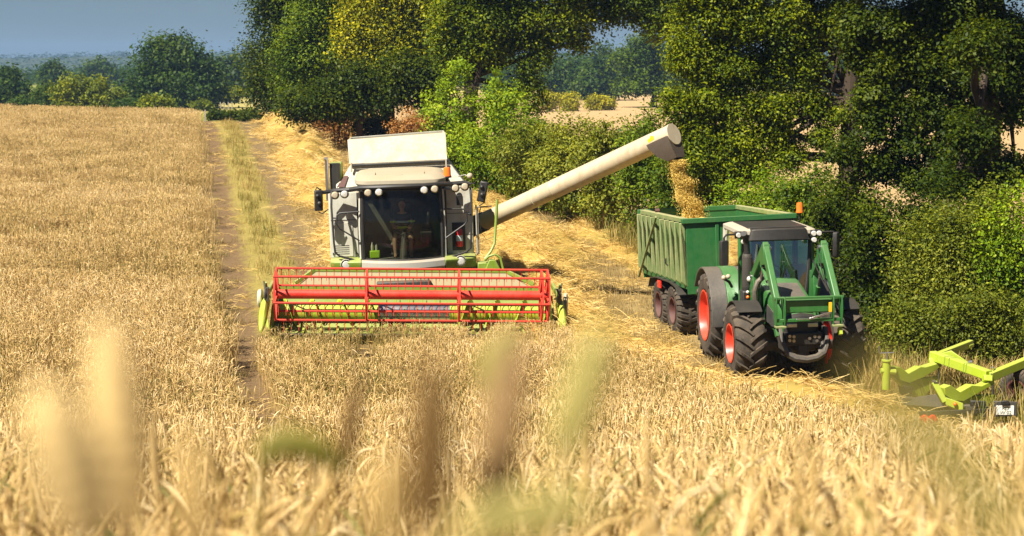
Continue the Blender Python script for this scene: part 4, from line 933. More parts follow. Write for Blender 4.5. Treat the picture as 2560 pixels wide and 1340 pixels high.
# warning board
WB = MB().box(-1.80, -1.22, -.02, .0, .86, 1.12); WB.build('warning_board', M['white'], CB, .004)
for i in range(4):
    x = -1.82 + i * .20; MB().extrude([(max(-1.80, x), -.024, .86), (min(-1.22, x + .10), -.024, .86), (min(-1.22, x + .26), -.024, 1.12), (max(-1.80, min(-1.22, x + .16)), -.024, 1.12)], (0, .003, 0)).build('warning_stripe', M['rim'], CB, smooth=0)
MB().tube([(-1.86, .05, .98), (-1.60, .05, .98)], .13, 12).build('hydraulic_drum', M['black'], CB)
# right hand hydraulics of the header drive
MB().tube([(2.30, .1, 2.75), (2.25, .05, 2.2), (2.20, 0, 1.70), (2.10, -.1, 1.52), (1.95, -.15, 1.35)], .034, 8).tube([(1.95, -.15, 1.32), (2.05, -.2, 1.42), (2.2, -.2, 1.46), (2.32, -.2, 1.38), (2.40, -.25, 1.0)], .028, 8).build('hydraulic_pipe', M['olive'], CB)
MB().box(1.78, 2.1, -.15, .3, 1.04, 1.26).prism([(1.95, .55), (2.38, .55), (2.32, 1.1), (2.2, 1.33), (2.05, 1.34), (1.95, 1.1)], 'y', -.25, -.05).build('header_drive', M['olive'], CB, .02)
# cab inside
MB().box(-.26, .26, .75, 1.2, 1.72, 1.86).box(-.25, .25, 1.18, 1.32, 1.8, 2.65).box(-.3, .3, .8, 1.2, 1.4, 1.72).build('driver_seat', M['lidgrey'], CB, .04)
MB().tube([(0, -.1, 1.36), (.02, .12, 1.7), (.03, .3, 2.02)], [.10, .08, .05], 10).build('steering_column', M['grey'], CB)
MB().tube([(.0 + .2 * math.cos(a), .34 + .13 * math.sin(a), 2.08 + .12 * math.sin(a)) for a in [2 * math.pi * k / 16 for k in range(17)]], .016, 6, False).build('steering_wheel', M['black'], CB)
MB().tube([(.0, -.16, 1.42), (.06, -.10, 2.05)], .010, 5).build('wiper_arm', M['steel'], CB)
MB().box(.42, .72, .3, 1.2, 1.75, 2.0).box(.6, .66, .1, .3, 2.2, 2.5).build('control_console', M['dark'], CB, .03)
MB().box(-.80, -.56, -.02, .16, 1.44, 1.62).build('storage_box', M['jug'], CB, .02, label='lime green box on the cab floor')
MB().lathe([(.03, 0), (.035, .02), (.035, .12), (.012, .17), (.012, .2)], (-.74, .1, 1.62), 'z', 10, True).lathe([(.03, 0), (.03, .1), (.012, .14)], (-.64, .1, 1.62), 'z', 10, True).build('bottle', M['white'], CB)

# driver
DR = empty('person', tuple(Matrix.LocRotScale(CB.location, CB.rotation_euler, None) @ Vector((.0, .92, 1.86))), CB.rotation_euler)
tag(DR, 'driver seated in the combine cab, dark shirt with yellow band, bare knees', 'person')
def skin(name, verts, edges, radii, mat, parent, lv=2, root=0):
    me = bpy.data.meshes.new(name); me.from_pydata(verts, edges, []); o = bpy.data.objects.new(name, me); COL.objects.link(o); o.parent = parent
    md = o.modifiers.new('skin', 'SKIN'); sv = me.skin_vertices[0].data
    for i_, r_ in enumerate(radii): sv[i_].radius = (r_, r_) if not isinstance(r_, tuple) else r_; sv[i_].use_root = (i_ == root)
    sb = o.modifiers.new('sub', 'SUBSURF'); sb.levels = lv; sb.render_levels = lv; me.materials.append(mat)
    md.use_smooth_shade = True
    return o
# body: pelvis, spine, neck, head, arms reaching to the wheel, legs with bare knees
bv = [(0, 0, .08), (0, -.01, .25), (0, .0, .42), (0, .0, .54), (0, -.01, .60), (0, -.03, .66), (0, -.04, .76), (0, -.03, .84),
      (-.17, 0, .50), (-.25, -.12, .32), (-.20, -.38, .26), (-.17, -.48, .27), (.17, 0, .50), (.25, -.12, .32), (.20, -.38, .26), (.17, -.48, .27),
      (-.10, -.06, .07), (-.19, -.42, .06), (-.20, -.48, -.12), (-.19, -.55, -.40), (-.19, -.68, -.44), (.10, -.06, .07), (.19, -.42, .06), (.20, -.48, -.12), (.19, -.55, -.40), (.19, -.68, -.44)]
be = [(0, 1), (1, 2), (2, 3), (3, 4), (4, 5), (5, 6), (6, 7), (3, 8), (8, 9), (9, 10), (10, 11), (3, 12), (12, 13), (13, 14), (14, 15), (0, 16), (16, 17), (17, 18), (18, 19), (19, 20), (0, 21), (21, 22), (22, 23), (23, 24), (24, 25)]
br = [(.16, .12), (.14, .10), (.17, .11), (.13, .09), .055, .055, .09, .075, .065, .045, .034, .03, .065, .045, .034, .03, .09, .065, .058, .04, .045, .09, .065, .058, .04, .045]
skin('body', bv, be, br, M['skin'], DR)
skin('shirt', [(0, .0, .12), (0, -.01, .26), (0, 0, .43), (0, 0, .54), (-.17, 0, .505), (-.23, -.08, .38), (.17, 0, .505), (.23, -.08, .38)], [(0, 1), (1, 2), (2, 3), (3, 4), (4, 5), (3, 6), (6, 7)], [(.19, .145), (.165, .13), (.20, .14), (.14, .10), .085, .072, .085, .072], M['shirt'], DR)
skin('shorts', [(0, 0, .09), (-.10, -.06, .07), (-.165, -.32, .065), (.10, -.06, .07), (.165, -.32, .065)], [(0, 1), (1, 2), (0, 3), (3, 4)], [(.185, .145), .12, .092, .12, .092], M['shorts'], DR)
for nm, z0_, z1_, mt, rr_ in (('yellow_band', .20, .255, 'hivis', (.19, .152)), ('pale_stripe', .34, .39, 'stripe', (.208, .158))):
    MB().loft([[(rr_[0] * math.cos(2 * math.pi * k / 20), rr_[1] * math.sin(2 * math.pi * k / 20) - .01, z) for k in range(20)] for z in (z0_, z1_)], cap=False).build(nm, M[mt], DR)
for sx in (-1, 1):
    MB().lathe([(.078, -.02), (.078, .02)], (sx * .232, -.09, .372), 'z', 12).build('sleeve_band', M['hivis'], DR)
    hd = MB(); hd.ball((sx * .165, -.51, .275), .042, 10, 6)
    for q_ in range(4): hd.tube([(sx * (.145 + .02 * q_), -.54, .29), (sx * (.145 + .02 * q_), -.585, .285 - .004 * q_), (sx * (.147 + .02 * q_), -.60, .255), (sx * (.15 + .018 * q_), -.575, .235)], [.011, .0105, .010, .008], 6)
    hd.tube([(sx * .135, -.50, .285), (sx * .115, -.53, .29), (sx * .12, -.565, .28)], [.013, .011, .009], 6); hd.build('hand', M['skin'], DR)
MB().ball((0, -.03, .815), .108, 16, 10, 1.05).build('hair', M['hair'], DR)
MB().ball((0, -.065, .785), .092, 16, 10, 1.22).tube([(0, -.15, .79), (0, -.175, .765), (0, -.15, .755)], [.012, .018, .012], 8).build('face', M['skin'], DR)
MB().ball((-.032, -.148, .80), .011, 8, 6).ball((.032, -.148, .80), .011, 8, 6).tube([(-.025, -.146, .725), (.025, -.146, .725)], .006, 6).build('eye', M['ink'], DR)

# fire extinguisher hanging in the right hand panel
FE = empty('fire_extinguisher', tuple(Matrix.LocRotScale(CB.location, CB.rotation_euler, None) @ Vector((1.37, .32, 1.62))), CB.rotation_euler)
tag(FE, 'red fire extinguisher hanging on the right front panel of the harvester', 'fire extinguisher')
MB().lathe([(.001, 0), (.075, .0), (.085, .03), (.085, .36), (.06, .43), (.03, .45), (.03, .48)], (0, 0, 0), 'z', 18, True).build('cylinder_body', M['fire'], FE)
MB().box(-.05, .05, -.03, .03, .47, .51).tube([(.02, -.03, .49), (.08, -.06, .45), (.095, -.06, .2)], .012, 6).build('valve', M['black'], FE)
MB().lathe([(.0865, .14), (.0865, .28)], (0, 0, 0), 'z', 18).build('paper_label', M['stripe'], FE)

# unloading auger
inv = lambda p: local(CB, p)
A0, A1 = Vector((-.98, 42.0, 1.78)), at(1682, 336, 38.0)
ax_ = (A1 - A0).normalized()
def on(f, r=0): return A0.lerp(A1, f)
ag = MB(); ag.tube([inv(on(f)) for f in (0, .06, .0601, .33, .332, .334, .43, .432, .434, 1.0)], [.215, .225, .235, .238, .25, .238, .238, .248, .240, .252], 22); ag.build('auger_tube', M['tube'], CB)
MB().tube([inv(on(-.03)), inv(on(.055))], .26, 20).build('auger_joint', M['tgrey'], CB)
MB().tube([inv(on(.998)), inv(on(1.006))], .262, 22).build('end_cap', M['tube'], CB)
MB().tube([inv(on(-.02)), inv(on(-.02) + Vector((-.5, .2, -.1))), inv(on(-.02) + Vector((-.7, .3, .9)))], .24, 16).build('auger_elbow', M['olive'], CB)
side = Vector((0, 0, 1)).cross(ax_).normalized(); dn = -side.cross(ax_).normalized()
if dn.z > 0: dn = -dn
e0, e1 = on(.915), on(1.0)
bt = MB(); rings = []
for k, (wdt, f0, f1, dd) in enumerate([(.255, .905, 1.004, .02), (.262, .91, 1.004, .12), (.225, .935, 1.005, .36), (.17, .965, 1.006, .52)]):
    p, q_ = on(f0), on(f1); z = dn * dd + Vector((0, 0, -.12)) * dd
    rings.append([inv(p - side * wdt + z), inv(p.lerp(q_, .5) - side * wdt * 1.06 + z), inv(q_ - side * wdt + z), inv(q_ + side * wdt + z), inv(p.lerp(q_, .5) + side * wdt * 1.06 + z), inv(p + side * wdt + z)])
bt.loft(rings, cap=False); bt.build('auger_spout', M['boot'], CB, smooth=60)
SP_ = on(.985) + dn * .5 + Vector((0, 0, -.08))
sk = Matrix.Rotation(0, 3, 'X')
p = on(.93) - side * .2455 + dn * -.02; MB().extrude([inv(p + ax_ * a + dn * b_) for a, b_ in ((-.09, .02), (.09, -.01), (.10, -.09), (.03, -.12), (-.02, -.08), (-.10, -.06))], inv(p - side * .006) - inv(p)).build('warning_sticker', M['yellow'], CB, smooth=0)

# ------------------------------------------------------------------ header with reel, as parts of the combine
HD = empty('header', (.18, -2.5, .02), (0, rad(2.4), 0), parent=CB)
XL, XR = -3.10, 3.10
MB().loft([[(x, y, z) for y, z in ((-.95, .10), (-.55, .08), (-.1, .12), (.35, .30), (.55, .62), (.62, .88), (.66, .88), (.62, .55), (.4, .2), (-.1, .05), (-.95, .06))] for x in (XL, XR)]).build('trough', M['olive'], HD)
MB().bar((XL, .63, .90), (XR, .63, .90), .12, .10).build('top_beam', M['olive'], HD, .01)
hb = MB(); hb.bar((-2.70, .78, 1.0), (-2.26, .95, 1.29), .08, .09); hb.bar((-2.26, .95, 1.29), (2.14, .95, 1.29), .08, .09); hb.bar((2.14, .95, 1.29), (2.78, .78, 1.0), .08, .09); hb.build('hood_frame', M['olive'], HD, .01)
MB().add([(-2.7, .76, .90), (2.76, .76, .90), (2.10, .93, 1.26), (-2.22, .93, 1.26)], [[0, 1, 2, 3]]).extrude([(-2.7, .76, .90), (2.76, .76, .90), (2.10, .93, 1.26), (-2.22, .93, 1.26)], (0, .03, 0)).build('hood_panel', M['hood'], HD, smooth=0)
# intake auger
def auger_section(x0, x1, r, n=24): return MB().lathe([(r, x0), (r, x1)], (0, 0, .42), 'x', n, True)
iy = .18
for (x0, x1) in ((XL + .05, -.78), (.82, XR - .05)):
    o_ = auger_section(x0, x1, .215).build('intake_auger', M['lime'], HD); o_.location = (0, iy, 0)
    fl = MB(); hand = 1 if x0 < 0 else -1; n = 64; turns = (x1 - x0) / .62
    for k in range(int(n * turns / 3.5)):
        f0, f1 = k / (n * turns / 3.5), (k + 1) / (n * turns / 3.5); a0, a1 = hand * f0 * turns * 2 * math.pi, hand * f1 * turns * 2 * math.pi
        xa, xb = x0 + (x1 - x0) * f0, x0 + (x1 - x0) * f1
        pt = lambda x, a, r: (x, iy + r * math.cos(a), .42 + r * math.sin(a))
        fl.add([pt(xa, a0, .21), pt(xa, a0, .33), pt(xb, a1, .33), pt(xb, a1, .21)], [[0, 1, 2, 3]])
    fo = fl.build('auger_flight', M['lime'], HD, smooth=60); so = fo.modifiers.new('thick', 'SOLIDIFY'); so.thickness = .012
o_ = auger_section(-.78, .82, .21).build('intake_auger', M['steel'], HD, label='bare steel middle section of the intake auger'); o_.location = (0, iy, 0)
fg_ = MB().tube([(0, 0, 0), (0, 0, .17)], [.012, .009], 6).build('auger_finger', M['lime'], HD); fg_.location = (-.6, iy - .1, .58); fg_.rotation_euler = (.5, 0, 0)
for k in range(1, 14):
    a = [.5, 1.15, -.2][k % 3]; shared(fg_, HD, (-.6 + k * .1, iy - .18 * math.sin(a), .42 + .18 * math.cos(a)), (a, 0, 0))
# ribs of the trough floor and knife
for k in range(16): MB().bar((XL + .3 + k * .375, -.9, .13), (XL + .3 + k * .375, -.2, .15), .05, .03).build('trough_rib', M['lime'], HD)
MB().box(XL, XR, -1.0, -.92, .08, .11).build('cutter_bar', M['dark'], HD)
kf = MB().add([(-.03, -.98, .09), (.03, -.98, .09), (.0, -1.13, .085), (-.03, -.98, .115), (.03, -.98, .115), (0, -1.13, .095)], [[0, 1, 2], [5, 4, 3], [0, 3, 4, 1], [1, 4, 5, 2], [2, 5, 3, 0]]).build('knife_guard', M['dark'], HD, smooth=0)
kf.location = (XL + .05, 0, 0)
for k in range(1, 62): shared(kf, HD, (XL + .05 + k * .1, 0, 0))
# reel
RZ_, RY_, RR_ = .95, -.72, .58
RL, RRt = -3.04, 2.99
MB().lathe([(.105, RL + .03), (.105, RRt - .03)], (0, RY_, RZ_), 'x', 24, True).build('reel_tube', M['red'], HD)
angs = [rad(71.5 + 60 * k) for k in range(6)]
# angle measured from +y(back) through +z
node = lambda a, x: (x, RY_ + RR_ * math.cos(a), RZ_ + RR_ * math.sin(a))
for a in angs: MB().tube([node(a, RL), node(a, RRt)], .026, 8).build('reel_bar', M['red'], HD)
for x in (RL + .02, -1.03, 1.0, RRt - .16, RRt - .02):
    sp = MB()
    for k, a in enumerate(angs):
        sp.bar((x, RY_ + .1 * math.cos(a), RZ_ + .1 * math.sin(a)), node(a, x), .022, .09, (1, 0, 0), .022, .05)
        sp.bar(node(a, x), node(angs[(k + 1) % 6], x), .018, .04, (1, 0, 0))
    sp.lathe([(.001, -.012), (.16, -.012), (.16, .012), (.001, .012)], (x, RY_, RZ_), 'x', 16)
    sp.build('reel_spider', M['red'], HD)
tn = MB().tube([(0, 0, 0), (0, .012, -.05), (0, .0, -.16), (0, -.03, -.27)], [.012, .009, .008, .006], 5).ball((0, 0, -.01), .022, 8, 5).build('tine', M['red'], HD)
cnt = 0
for j, a in enumerate(angs):
    for k in range(36):
        x = RL + .12 + k * .166 + (.083 if j % 2 else 0)
        if x > RRt - .2: continue
        n_ = node(a, x)
        if cnt == 0: tn.location = n_
        else: shared(tn, HD, n_)
        cnt += 1
# reel arms, dividers, end drives
for sx, xe in ((-1, XL), (1, XR)):
    MB().bar((xe + sx * .10, .75, 1.0), (xe + sx * .10, RY_ - .1, .98), .07, .12).build('reel_arm', M['olive'], HD, .01)
    MB().prism([(.68, .05), (.68, 1.05), (.2, 1.0), (-.5, .55), (-1.0, .30), (-1.0, .06)], 'x', xe - .02 * (1 - sx) , xe + .02 * (1 + sx)).build('end_wall', M['olive'], HD, .008)
    dv = MB().loft([[(xe + sx * (.17 + .0) + r * math.cos(t_) * wv, y, z + r * math.sin(t_)) for t_ in [2 * math.pi * k / 10 for k in range(10)]] for y, z, r, wv in ((-.3, .70, .16, .55), (-.7, .64, .17, .6), (-1.1, .50, .14, .7), (-1.4, .36, .09, .8), (-1.6, .26, .03, 1))]).build('crop_divider', M['lime'], HD)
    MB().bar((xe + sx * .10, -1.1, .5), (xe + sx * .02, -1.5, .26), .05, .05).build('divider_rod', M['lime'], HD, .01)
    MB().lathe([(.001, -.05), (.17, -.05), (.21, -.02), (.21, .03), (.17, .06), (.001, .06)], (xe + sx * .30, -.35, .80), 'x', 20).build('drive_cover', M['white'], HD) if sx < 0 else MB().loft([[(xe + .34 + .05 * math.cos(t_), .0 + .26 * math.sin(t_) * w_, .62 + zz) for t_ in [2 * math.pi * k / 12 for k in range(12)]] for zz, w_ in ((-.34, .4), (-.1, 1), (.12, 1), (.28, .5))]).build('drive_cover', M['white'], HD)
    MB().lathe([(.13, -.03), (.15, 0), (.13, .03)], (xe + sx * .14, RY_, RZ_), 'x', 14, True).tube([(xe + sx * .16, RY_, RZ_ + .1), (xe + sx * .2, RY_ + .2, RZ_ + .25), (xe + sx * .16, RY_ + .5, RZ_ + .1), (xe + sx * .15, .4, .8)], .016, 6).box(xe + sx * .10 - .03, xe + sx * .10 + .03, RY_ - .12, RY_ + .12, RZ_ - .14, RZ_ + .14).build('reel_drive', M['dark'], HD)
    MB().tube([(xe + sx * .12, .2, .75), (xe + sx * .14, -.4, .9), (xe + sx * .14, -.68, 1.2)], .025, 6).build('lift_cylinder', M['olive'], HD)

# falling grain
r = np.random.default_rng(77); n = 60000
P0, P1 = SP_, at(1742, 545, 38.3); f = r.random(n) ** .85
P1.z = 2.15
mid = P0.lerp(P1, .45) + Vector((-.05, 0, .10))
pth = (1 - f)[:, None] ** 2 * np.array(P0) + 2 * (f * (1 - f))[:, None] * np.array(mid) + f[:, None] ** 2 * np.array(P1)
wd = .17 + .15 * f + .03 * np.sin(f * 21) ; ang = r.uniform(0, 6.283, n); rr_ = np.sqrt(r.random(n)) * wd * np.where(r.random(n) < .06, 1.5, 1)
pth[:, 0] += rr_ * np.cos(ang) + .03 * np.sin(f * 17 + 1); pth[:, 1] += rr_ * np.sin(ang)
d = r.normal(0, 1, (n, 3)); d /= np.linalg.norm(d, axis=1)[:, None]; e_ = np.cross(d, r.normal(0, 1, (n, 3))); e_ /= np.linalg.norm(e_, axis=1)[:, None]
s_ = r.uniform(.006, .0125, n)[:, None]; g_ = np.cross(d, e_)
V = np.stack([pth - d * s_, pth + e_ * s_ * .8 + g_ * s_ * .5, pth + d * s_, pth - e_ * s_ * .8 + g_ * s_ * .5], 1).reshape(-1, 3)
np_mesh('falling_grain', V, np.arange(n * 4).reshape(-1, 4), M['grain'], r.random(n), kind='stuff')['label'] = 'stream of golden grain falling from the auger spout into the trailer'
# ------------------------------------------------------------------ tractor
TR = empty('tractor', (5.44, 30.55, -.10), (rad(0), rad(-1.0), rad(4.5)))
tag(TR, 'green tractor with raised front loader arms and orange red wheel rims', 'tractor')
for sx in (-1, 1):
    make_wheel(TR, sx * .95, 0, .73, .74, .60, .37, M['tyre'], M['rim'], 17, sx, .055, .062, .34)
    make_wheel(TR, sx * .93, 2.55, .89, .90, .62, .52, M['tyre'], M['rim'], 19, sx, .06, .07, .32)
MB().box(-.32, .32, -.55, 2.9, .62, 1.05).box(-.25, .25, -.3, .3, .48, .7).build('chassis', M['dark'], TR, .03)
MB().bar((-.78, 0, .66), (.78, 0, .66), .18, .17).lathe([(.15, -.66), (.15, -.5)], (0, 0, .66), 'x', 14, True).lathe([(.15, .5), (.15, .66)], (0, 0, .66), 'x', 14, True).build('front_axle', M['grey'], TR, .02)
MB().bar((-.8, 2.55, .89), (.8, 2.55, .89), .26, .26).build('rear_axle', M['dark'], TR, .02)
def hood_ring(y, w_, zb, zt, c=.10):
    return [(-w_, y, zb), (-w_, y, zt - c * 1.6), (-w_ + c * .35, y, zt - c * .55), (-w_ + c * 1.1, y, zt - c * .1), (0, y, zt + .02), (w_ - c * 1.1, y, zt - c * .1), (w_ - c * .35, y, zt - c * .55), (w_, y, zt - c * 1.6), (w_, y, zb)]
MB().loft([hood_ring(-.62, .33, .98, 1.36), hood_ring(-.35, .37, .96, 1.50), hood_ring(.2, .40, .95, 1.64), hood_ring(1.25, .46, 1.0, 1.82)]).build('bonnet', M['tgreen'], TR, .02)
MB().loft([hood_ring(-.74, .25, 1.0, 1.24), hood_ring(-.70, .30, .98, 1.32), hood_ring(-.60, .335, .985, 1.365)]).build('nose_grille', M['black'], TR, .01)
MB().loft([[(-.22, -.60, 1.40), (0, -.62, 1.415), (.22, -.60, 1.40), (.24, -.6, 1.37), (-.24, -.6, 1.37)], [(-.25, -.1, 1.585), (0, -.1, 1.60), (.25, -.1, 1.585), (.26, -.1, 1.5), (-.26, -.1, 1.5)], [(-.28, .75, 1.765), (0, .75, 1.775), (.28, .75, 1.765), (.28, .75, 1.6), (-.28, .75, 1.6)]]).build('bonnet_panel', M['tgrey'], TR)
for sx in (-1, 1):
    MB().extrude([(sx * .395, -.25, 1.05), (sx * .408, .2, 1.02), (sx * .425, .55, 1.15), (sx * .415, .3, 1.42), (sx * .39, -.2, 1.3)], (sx * .012, 0, 0)).build('side_grille', M['tgrey'], TR, .004)
    MB().box(sx * .2 - .10, sx * .2 + .10, -.745, -.70, 1.12, 1.2).build('headlight', M['lamp'], TR, .015)
# cab
MB().loft([[(-.62, 1.22, z), (.62, 1.22, z), (.70, 1.6, z), (.70, 2.8, z), (-.70, 2.8, z), (-.70, 1.6, z)] for z in (1.05, 1.46)]).build('cab_base', M['tgreen'], TR, .03)
def twf(u, v):
    x = (u * 2 - 1) * (.66 + .02 * v - .10 * (1 - v) ** 2); z = 1.46 + 1.22 * v
    return (x, 1.18 + .16 * v - .10 * (1 - (u * 2 - 1) ** 2), z)
MB().grid(twf, 12, 6).build('windscreen', M['tglass'], TR, smooth=180)
wf = MB()
for pts in ([twf(0, j / 8) for j in range(9)], [twf(1, j / 8) for j in range(9)], [twf(j / 12, 0) for j in range(13)], [twf(j / 12, 1) for j in range(13)]): wf.tube(pts, .035, 6)
wf.build('windscreen_frame', M['black'], TR)
MB().tube([(.73, 1.28, 1.2), (.74, 1.3, 1.9), (.72, 1.42, 2.7)], [.045, .04, .045], 8).build('cab_pillar', M['tgreen'], TR)
MB().tube([(-.73, 1.28, 1.2), (-.74, 1.3, 1.9), (-.72, 1.42, 2.7)], [.045, .04, .045], 8).build('cab_pillar', M['tgreen'], TR)
for sx in (-1, 1):
    MB().tube([(sx * .76, 2.75, 1.4), (sx * .74, 2.72, 2.7)], .045, 8).build('cab_pillar', M['tgreen'] if sx > 0 else M['troof'], TR)
    MB().add([(sx * .745, 1.33, 1.48), (sx * .765, 2.72, 1.48), (sx * .745, 2.7, 2.68), (sx * .725, 1.42, 2.68)], [[0, 1, 2, 3]]).build('side_window', M['tglass'], TR)
MB().add([(-.72, 2.76, 1.48), (.72, 2.76, 1.48), (.72, 2.74, 2.68), (-.72, 2.74, 2.68)], [[0, 1, 2, 3]]).build('rear_window', M['tglass'], TR)
def rr2(x0, x1, y0, y1, z, c, n=4):
    out = []
    for (cx, cy, a0) in ((x1 - c, y1 - c, 0), (x0 + c, y1 - c, 90), (x0 + c, y0 + c, 180), (x1 - c, y0 + c, 270)):
        for k in range(n + 1):
            a = rad(a0 + 90 * k / n); out.append((cx + c * math.cos(a), cy + c * math.sin(a), z))
    return out
MB().loft([rr2(-.74, .74, 1.22, 2.85, 2.66, .12), rr2(-.78, .78, 1.13, 2.9, 2.70, .16), rr2(-.78, .78, 1.13, 2.9, 2.77, .16), rr2(-.70, .70, 1.24, 2.8, 2.81, .2), rr2(-.5, .5, 1.6, 2.5, 2.825, .2)]).build('cab_roof', M['troof'], TR)
MB().box(-.60, .60, 1.25, 2.6, 2.815, 2.832).build('roof_hatch', M['black'], TR, .008)
MB().loft([[(-.63, 1.10, 2.57), (-.54, 1.04, 2.58), (.54, 1.04, 2.58), (.63, 1.10, 2.57), (.6, 1.3, 2.57), (-.6, 1.3, 2.57)], [(-.56, 1.11, 2.80), (-.48, 1.07, 2.815), (.48, 1.07, 2.815), (.56, 1.11, 2.80), (.56, 1.34, 2.82), (-.56, 1.34, 2.82)]]).build('sun_visor', M['black'], TR, .02)
MB().box(-.25, .25, 2.0, 2.45, 1.5, 1.85).box(-.24, .24, 2.4, 2.55, 1.8, 2.45).build('driver_seat', M['lidgrey'], TR, .05)
MB().tube([(0, 1.5, 1.4), (0, 1.62, 1.85)], .04, 8).tube([(.19 * math.cos(a), 1.66 + .10 * math.sin(a), 1.88 + .13 * math.sin(a)) for a in [2 * math.pi * k / 16 for k in range(17)]], .015, 6, False).build('steering_wheel', M['black'], TR)
for sx in (-1, 1):
    for (dx, dz) in ((-.055, 0), (.055, .0), (.045 * -sx + .0, -.13)):
        x = sx * .76 + dx; MB().lathe([(.001, -.03), (.04, -.03), (.052, -.015), (.052, .05), (.001, .06)], (x, 1.10, 2.70 + dz), 'y', 14).build('work_lamp', M['lamp'], TR)
    MB().box(sx * .76 - .12, sx * .76 + .12, 1.125, 1.2, 2.63, 2.77).box(sx * .76 - .03 - .045 * sx, sx * .76 + .03 - .045 * sx, 1.125, 1.18, 2.50, 2.64).build('lamp_bracket', M['black'], TR, .01)
# mirrors and beacon
for sx, c in ((-1, (-1.12, 1.05, 2.36)), (1, (1.16, 1.15, 2.46))):
    mr = MB().loft([rr2(-.10, .10, -.03, .04, z, .03, 2) if False else [(x * s_, y, z) for x, y in ((-.10, .0), (-.07, -.06), (.07, -.06), (.10, .0), (.09, .03), (-.09, .03))] for z, s_ in ((-.25, .8), (-.22, 1), (.22, 1), (.25, .8))]).build('mirror', M['black'], TR, .01); mr.location = c; mr.rotation_euler = (0, 0, .15 if sx < 0 else .9)
    MB().tube([(sx * .78, 1.15, 2.72), (c[0] - sx * .05, c[1], 2.72), (c[0], c[1], 2.66), (c[0], c[1] + .02, 2.3)], .02, 6).build('mirror_arm', M['black'], TR)
bc = MB().lathe([(.001, .21), (.055, .20), (.065, .17), (.065, .05), (.075, .03), (.075, 0), (.001, 0)], (.70, 2.2, 3.02), 'z', 16).build('beacon', M['orange'], TR)
MB().tube([(.70, 2.2, 2.84), (.70, 2.2, 3.03)], .016, 6).build('beacon_pole', M['black'], bc)
# exhaust stack, air hose
MB().lathe([(.085, 1.62), (.10, 1.66), (.10, 2.30), (.085, 2.34)], (-.68, .95, 0), 'z', 16, True).build('exhaust_guard', M['dark'], TR)
hl = MB().box(-.011, .011, -.004, .004, -.011, .011).build('guard_hole', M['tgrey'], TR); hl.location = (-.68, .846, 1.7)
k_ = 0
for i in range(18):
    for j in range(7):
        a = rad(200 + j * 23 + (i % 2) * 11.5); k_ += 1
        shared(hl, TR, (-.68 + .1015 * math.cos(a), .95 + .1015 * math.sin(a), 1.70 + i * .034), (0, rad(45), a + math.pi / 2))
MB().tube([(-.68, .95, 2.32), (-.69, .95, 2.52), (-.72, .93, 2.66), (-.77, .85, 2.76)], [.06, .058, .062, .07], 12).build('exhaust_pipe', M['black'], TR)
MB().box(-.80, -.56, .82, 1.1, 1.0, 1.62).build('exhaust_box', M['black'], TR, .03)
MB().tube([(-.40, .25, 1.98), (-.52, .22, 1.97), (-.64, .2, 1.88), (-.70, .2, 1.70), (-.68, .22, 1.45), (-.60, .25, 1.22), (-.50, .28, 1.08)], .052, 10).build('air_hose', M['rubber'], TR)
MB().ball((-.66, .80, 1.86), .06, 12, 8).ball((-.70, .80, 1.60), .035, 10, 6).build('round_lamp', M['lamp'], TR)
MB().ball((-.70, .79, 1.50), .035, 10, 6).build('indicator_lamp', M['orange'], TR)
MB().ball((-1.05, 1.4, 1.82), .05, 10, 6).ball((-.96, 1.4, 1.84), .05, 10, 6).build('fender_lamp', M['lampdusty'], TR); MB().tube([(-1.05, 1.42, 1.8), (-.92, 1.5, 1.72), (-.84, 1.6, 1.6)], .03, 6).build('lamp_arm', M['black'], TR)
# fenders
def arc_band(y, z, R0, R1, x0, x1, a0, a1, n=14):
    mb = MB(); rings = []
    for k in range(n + 1):
        a = rad(a0 + (a1 - a0) * k / n); c_, s_ = -math.cos(a), math.sin(a)
        rings.append([(x0, y + R0 * c_, z + R0 * s_), (x1, y + R0 * c_, z + R0 * s_), (x1, y + R1 * c_, z + R1 * s_), (x0, y + R1 * c_, z + R1 * s_)])
    return mb.loft(rings)
for sx in (-1, 1):
    arc_band(2.55, .89, .97, 1.01, sx * .92, sx * 1.26, -6, 150).build('rear_fender', M['tgrey'], TR, .01)
    arc_band(2.55, .89, .97, 1.02, sx * .62, sx * .92, -8, 150).build('rear_fender', M['tgreen'], TR, .01, label='green inner half of the rear fender')
    arc_band(0, .73, .80, .82, sx * .70, sx * 1.18, 55, 150).build('front_fender', M['black'], TR, .004)
    MB().box(sx * .68 - .05, sx * .68 + .05, .75, .95, .42, 1.1).box(sx * 1.0 - .10, sx * 1.0 + .10, .8, 1.15, .38, .44).box(sx * 1.0 - .10, sx * 1.0 + .10, .85, 1.2, .68, .74).build('step', M['tgrey'], TR, .01)
    MB().box(sx * .66 - .1, sx * .66 + .1, 1.0, 1.8, .6, 1.05).build('fuel_tank', M['black'], TR, .05)
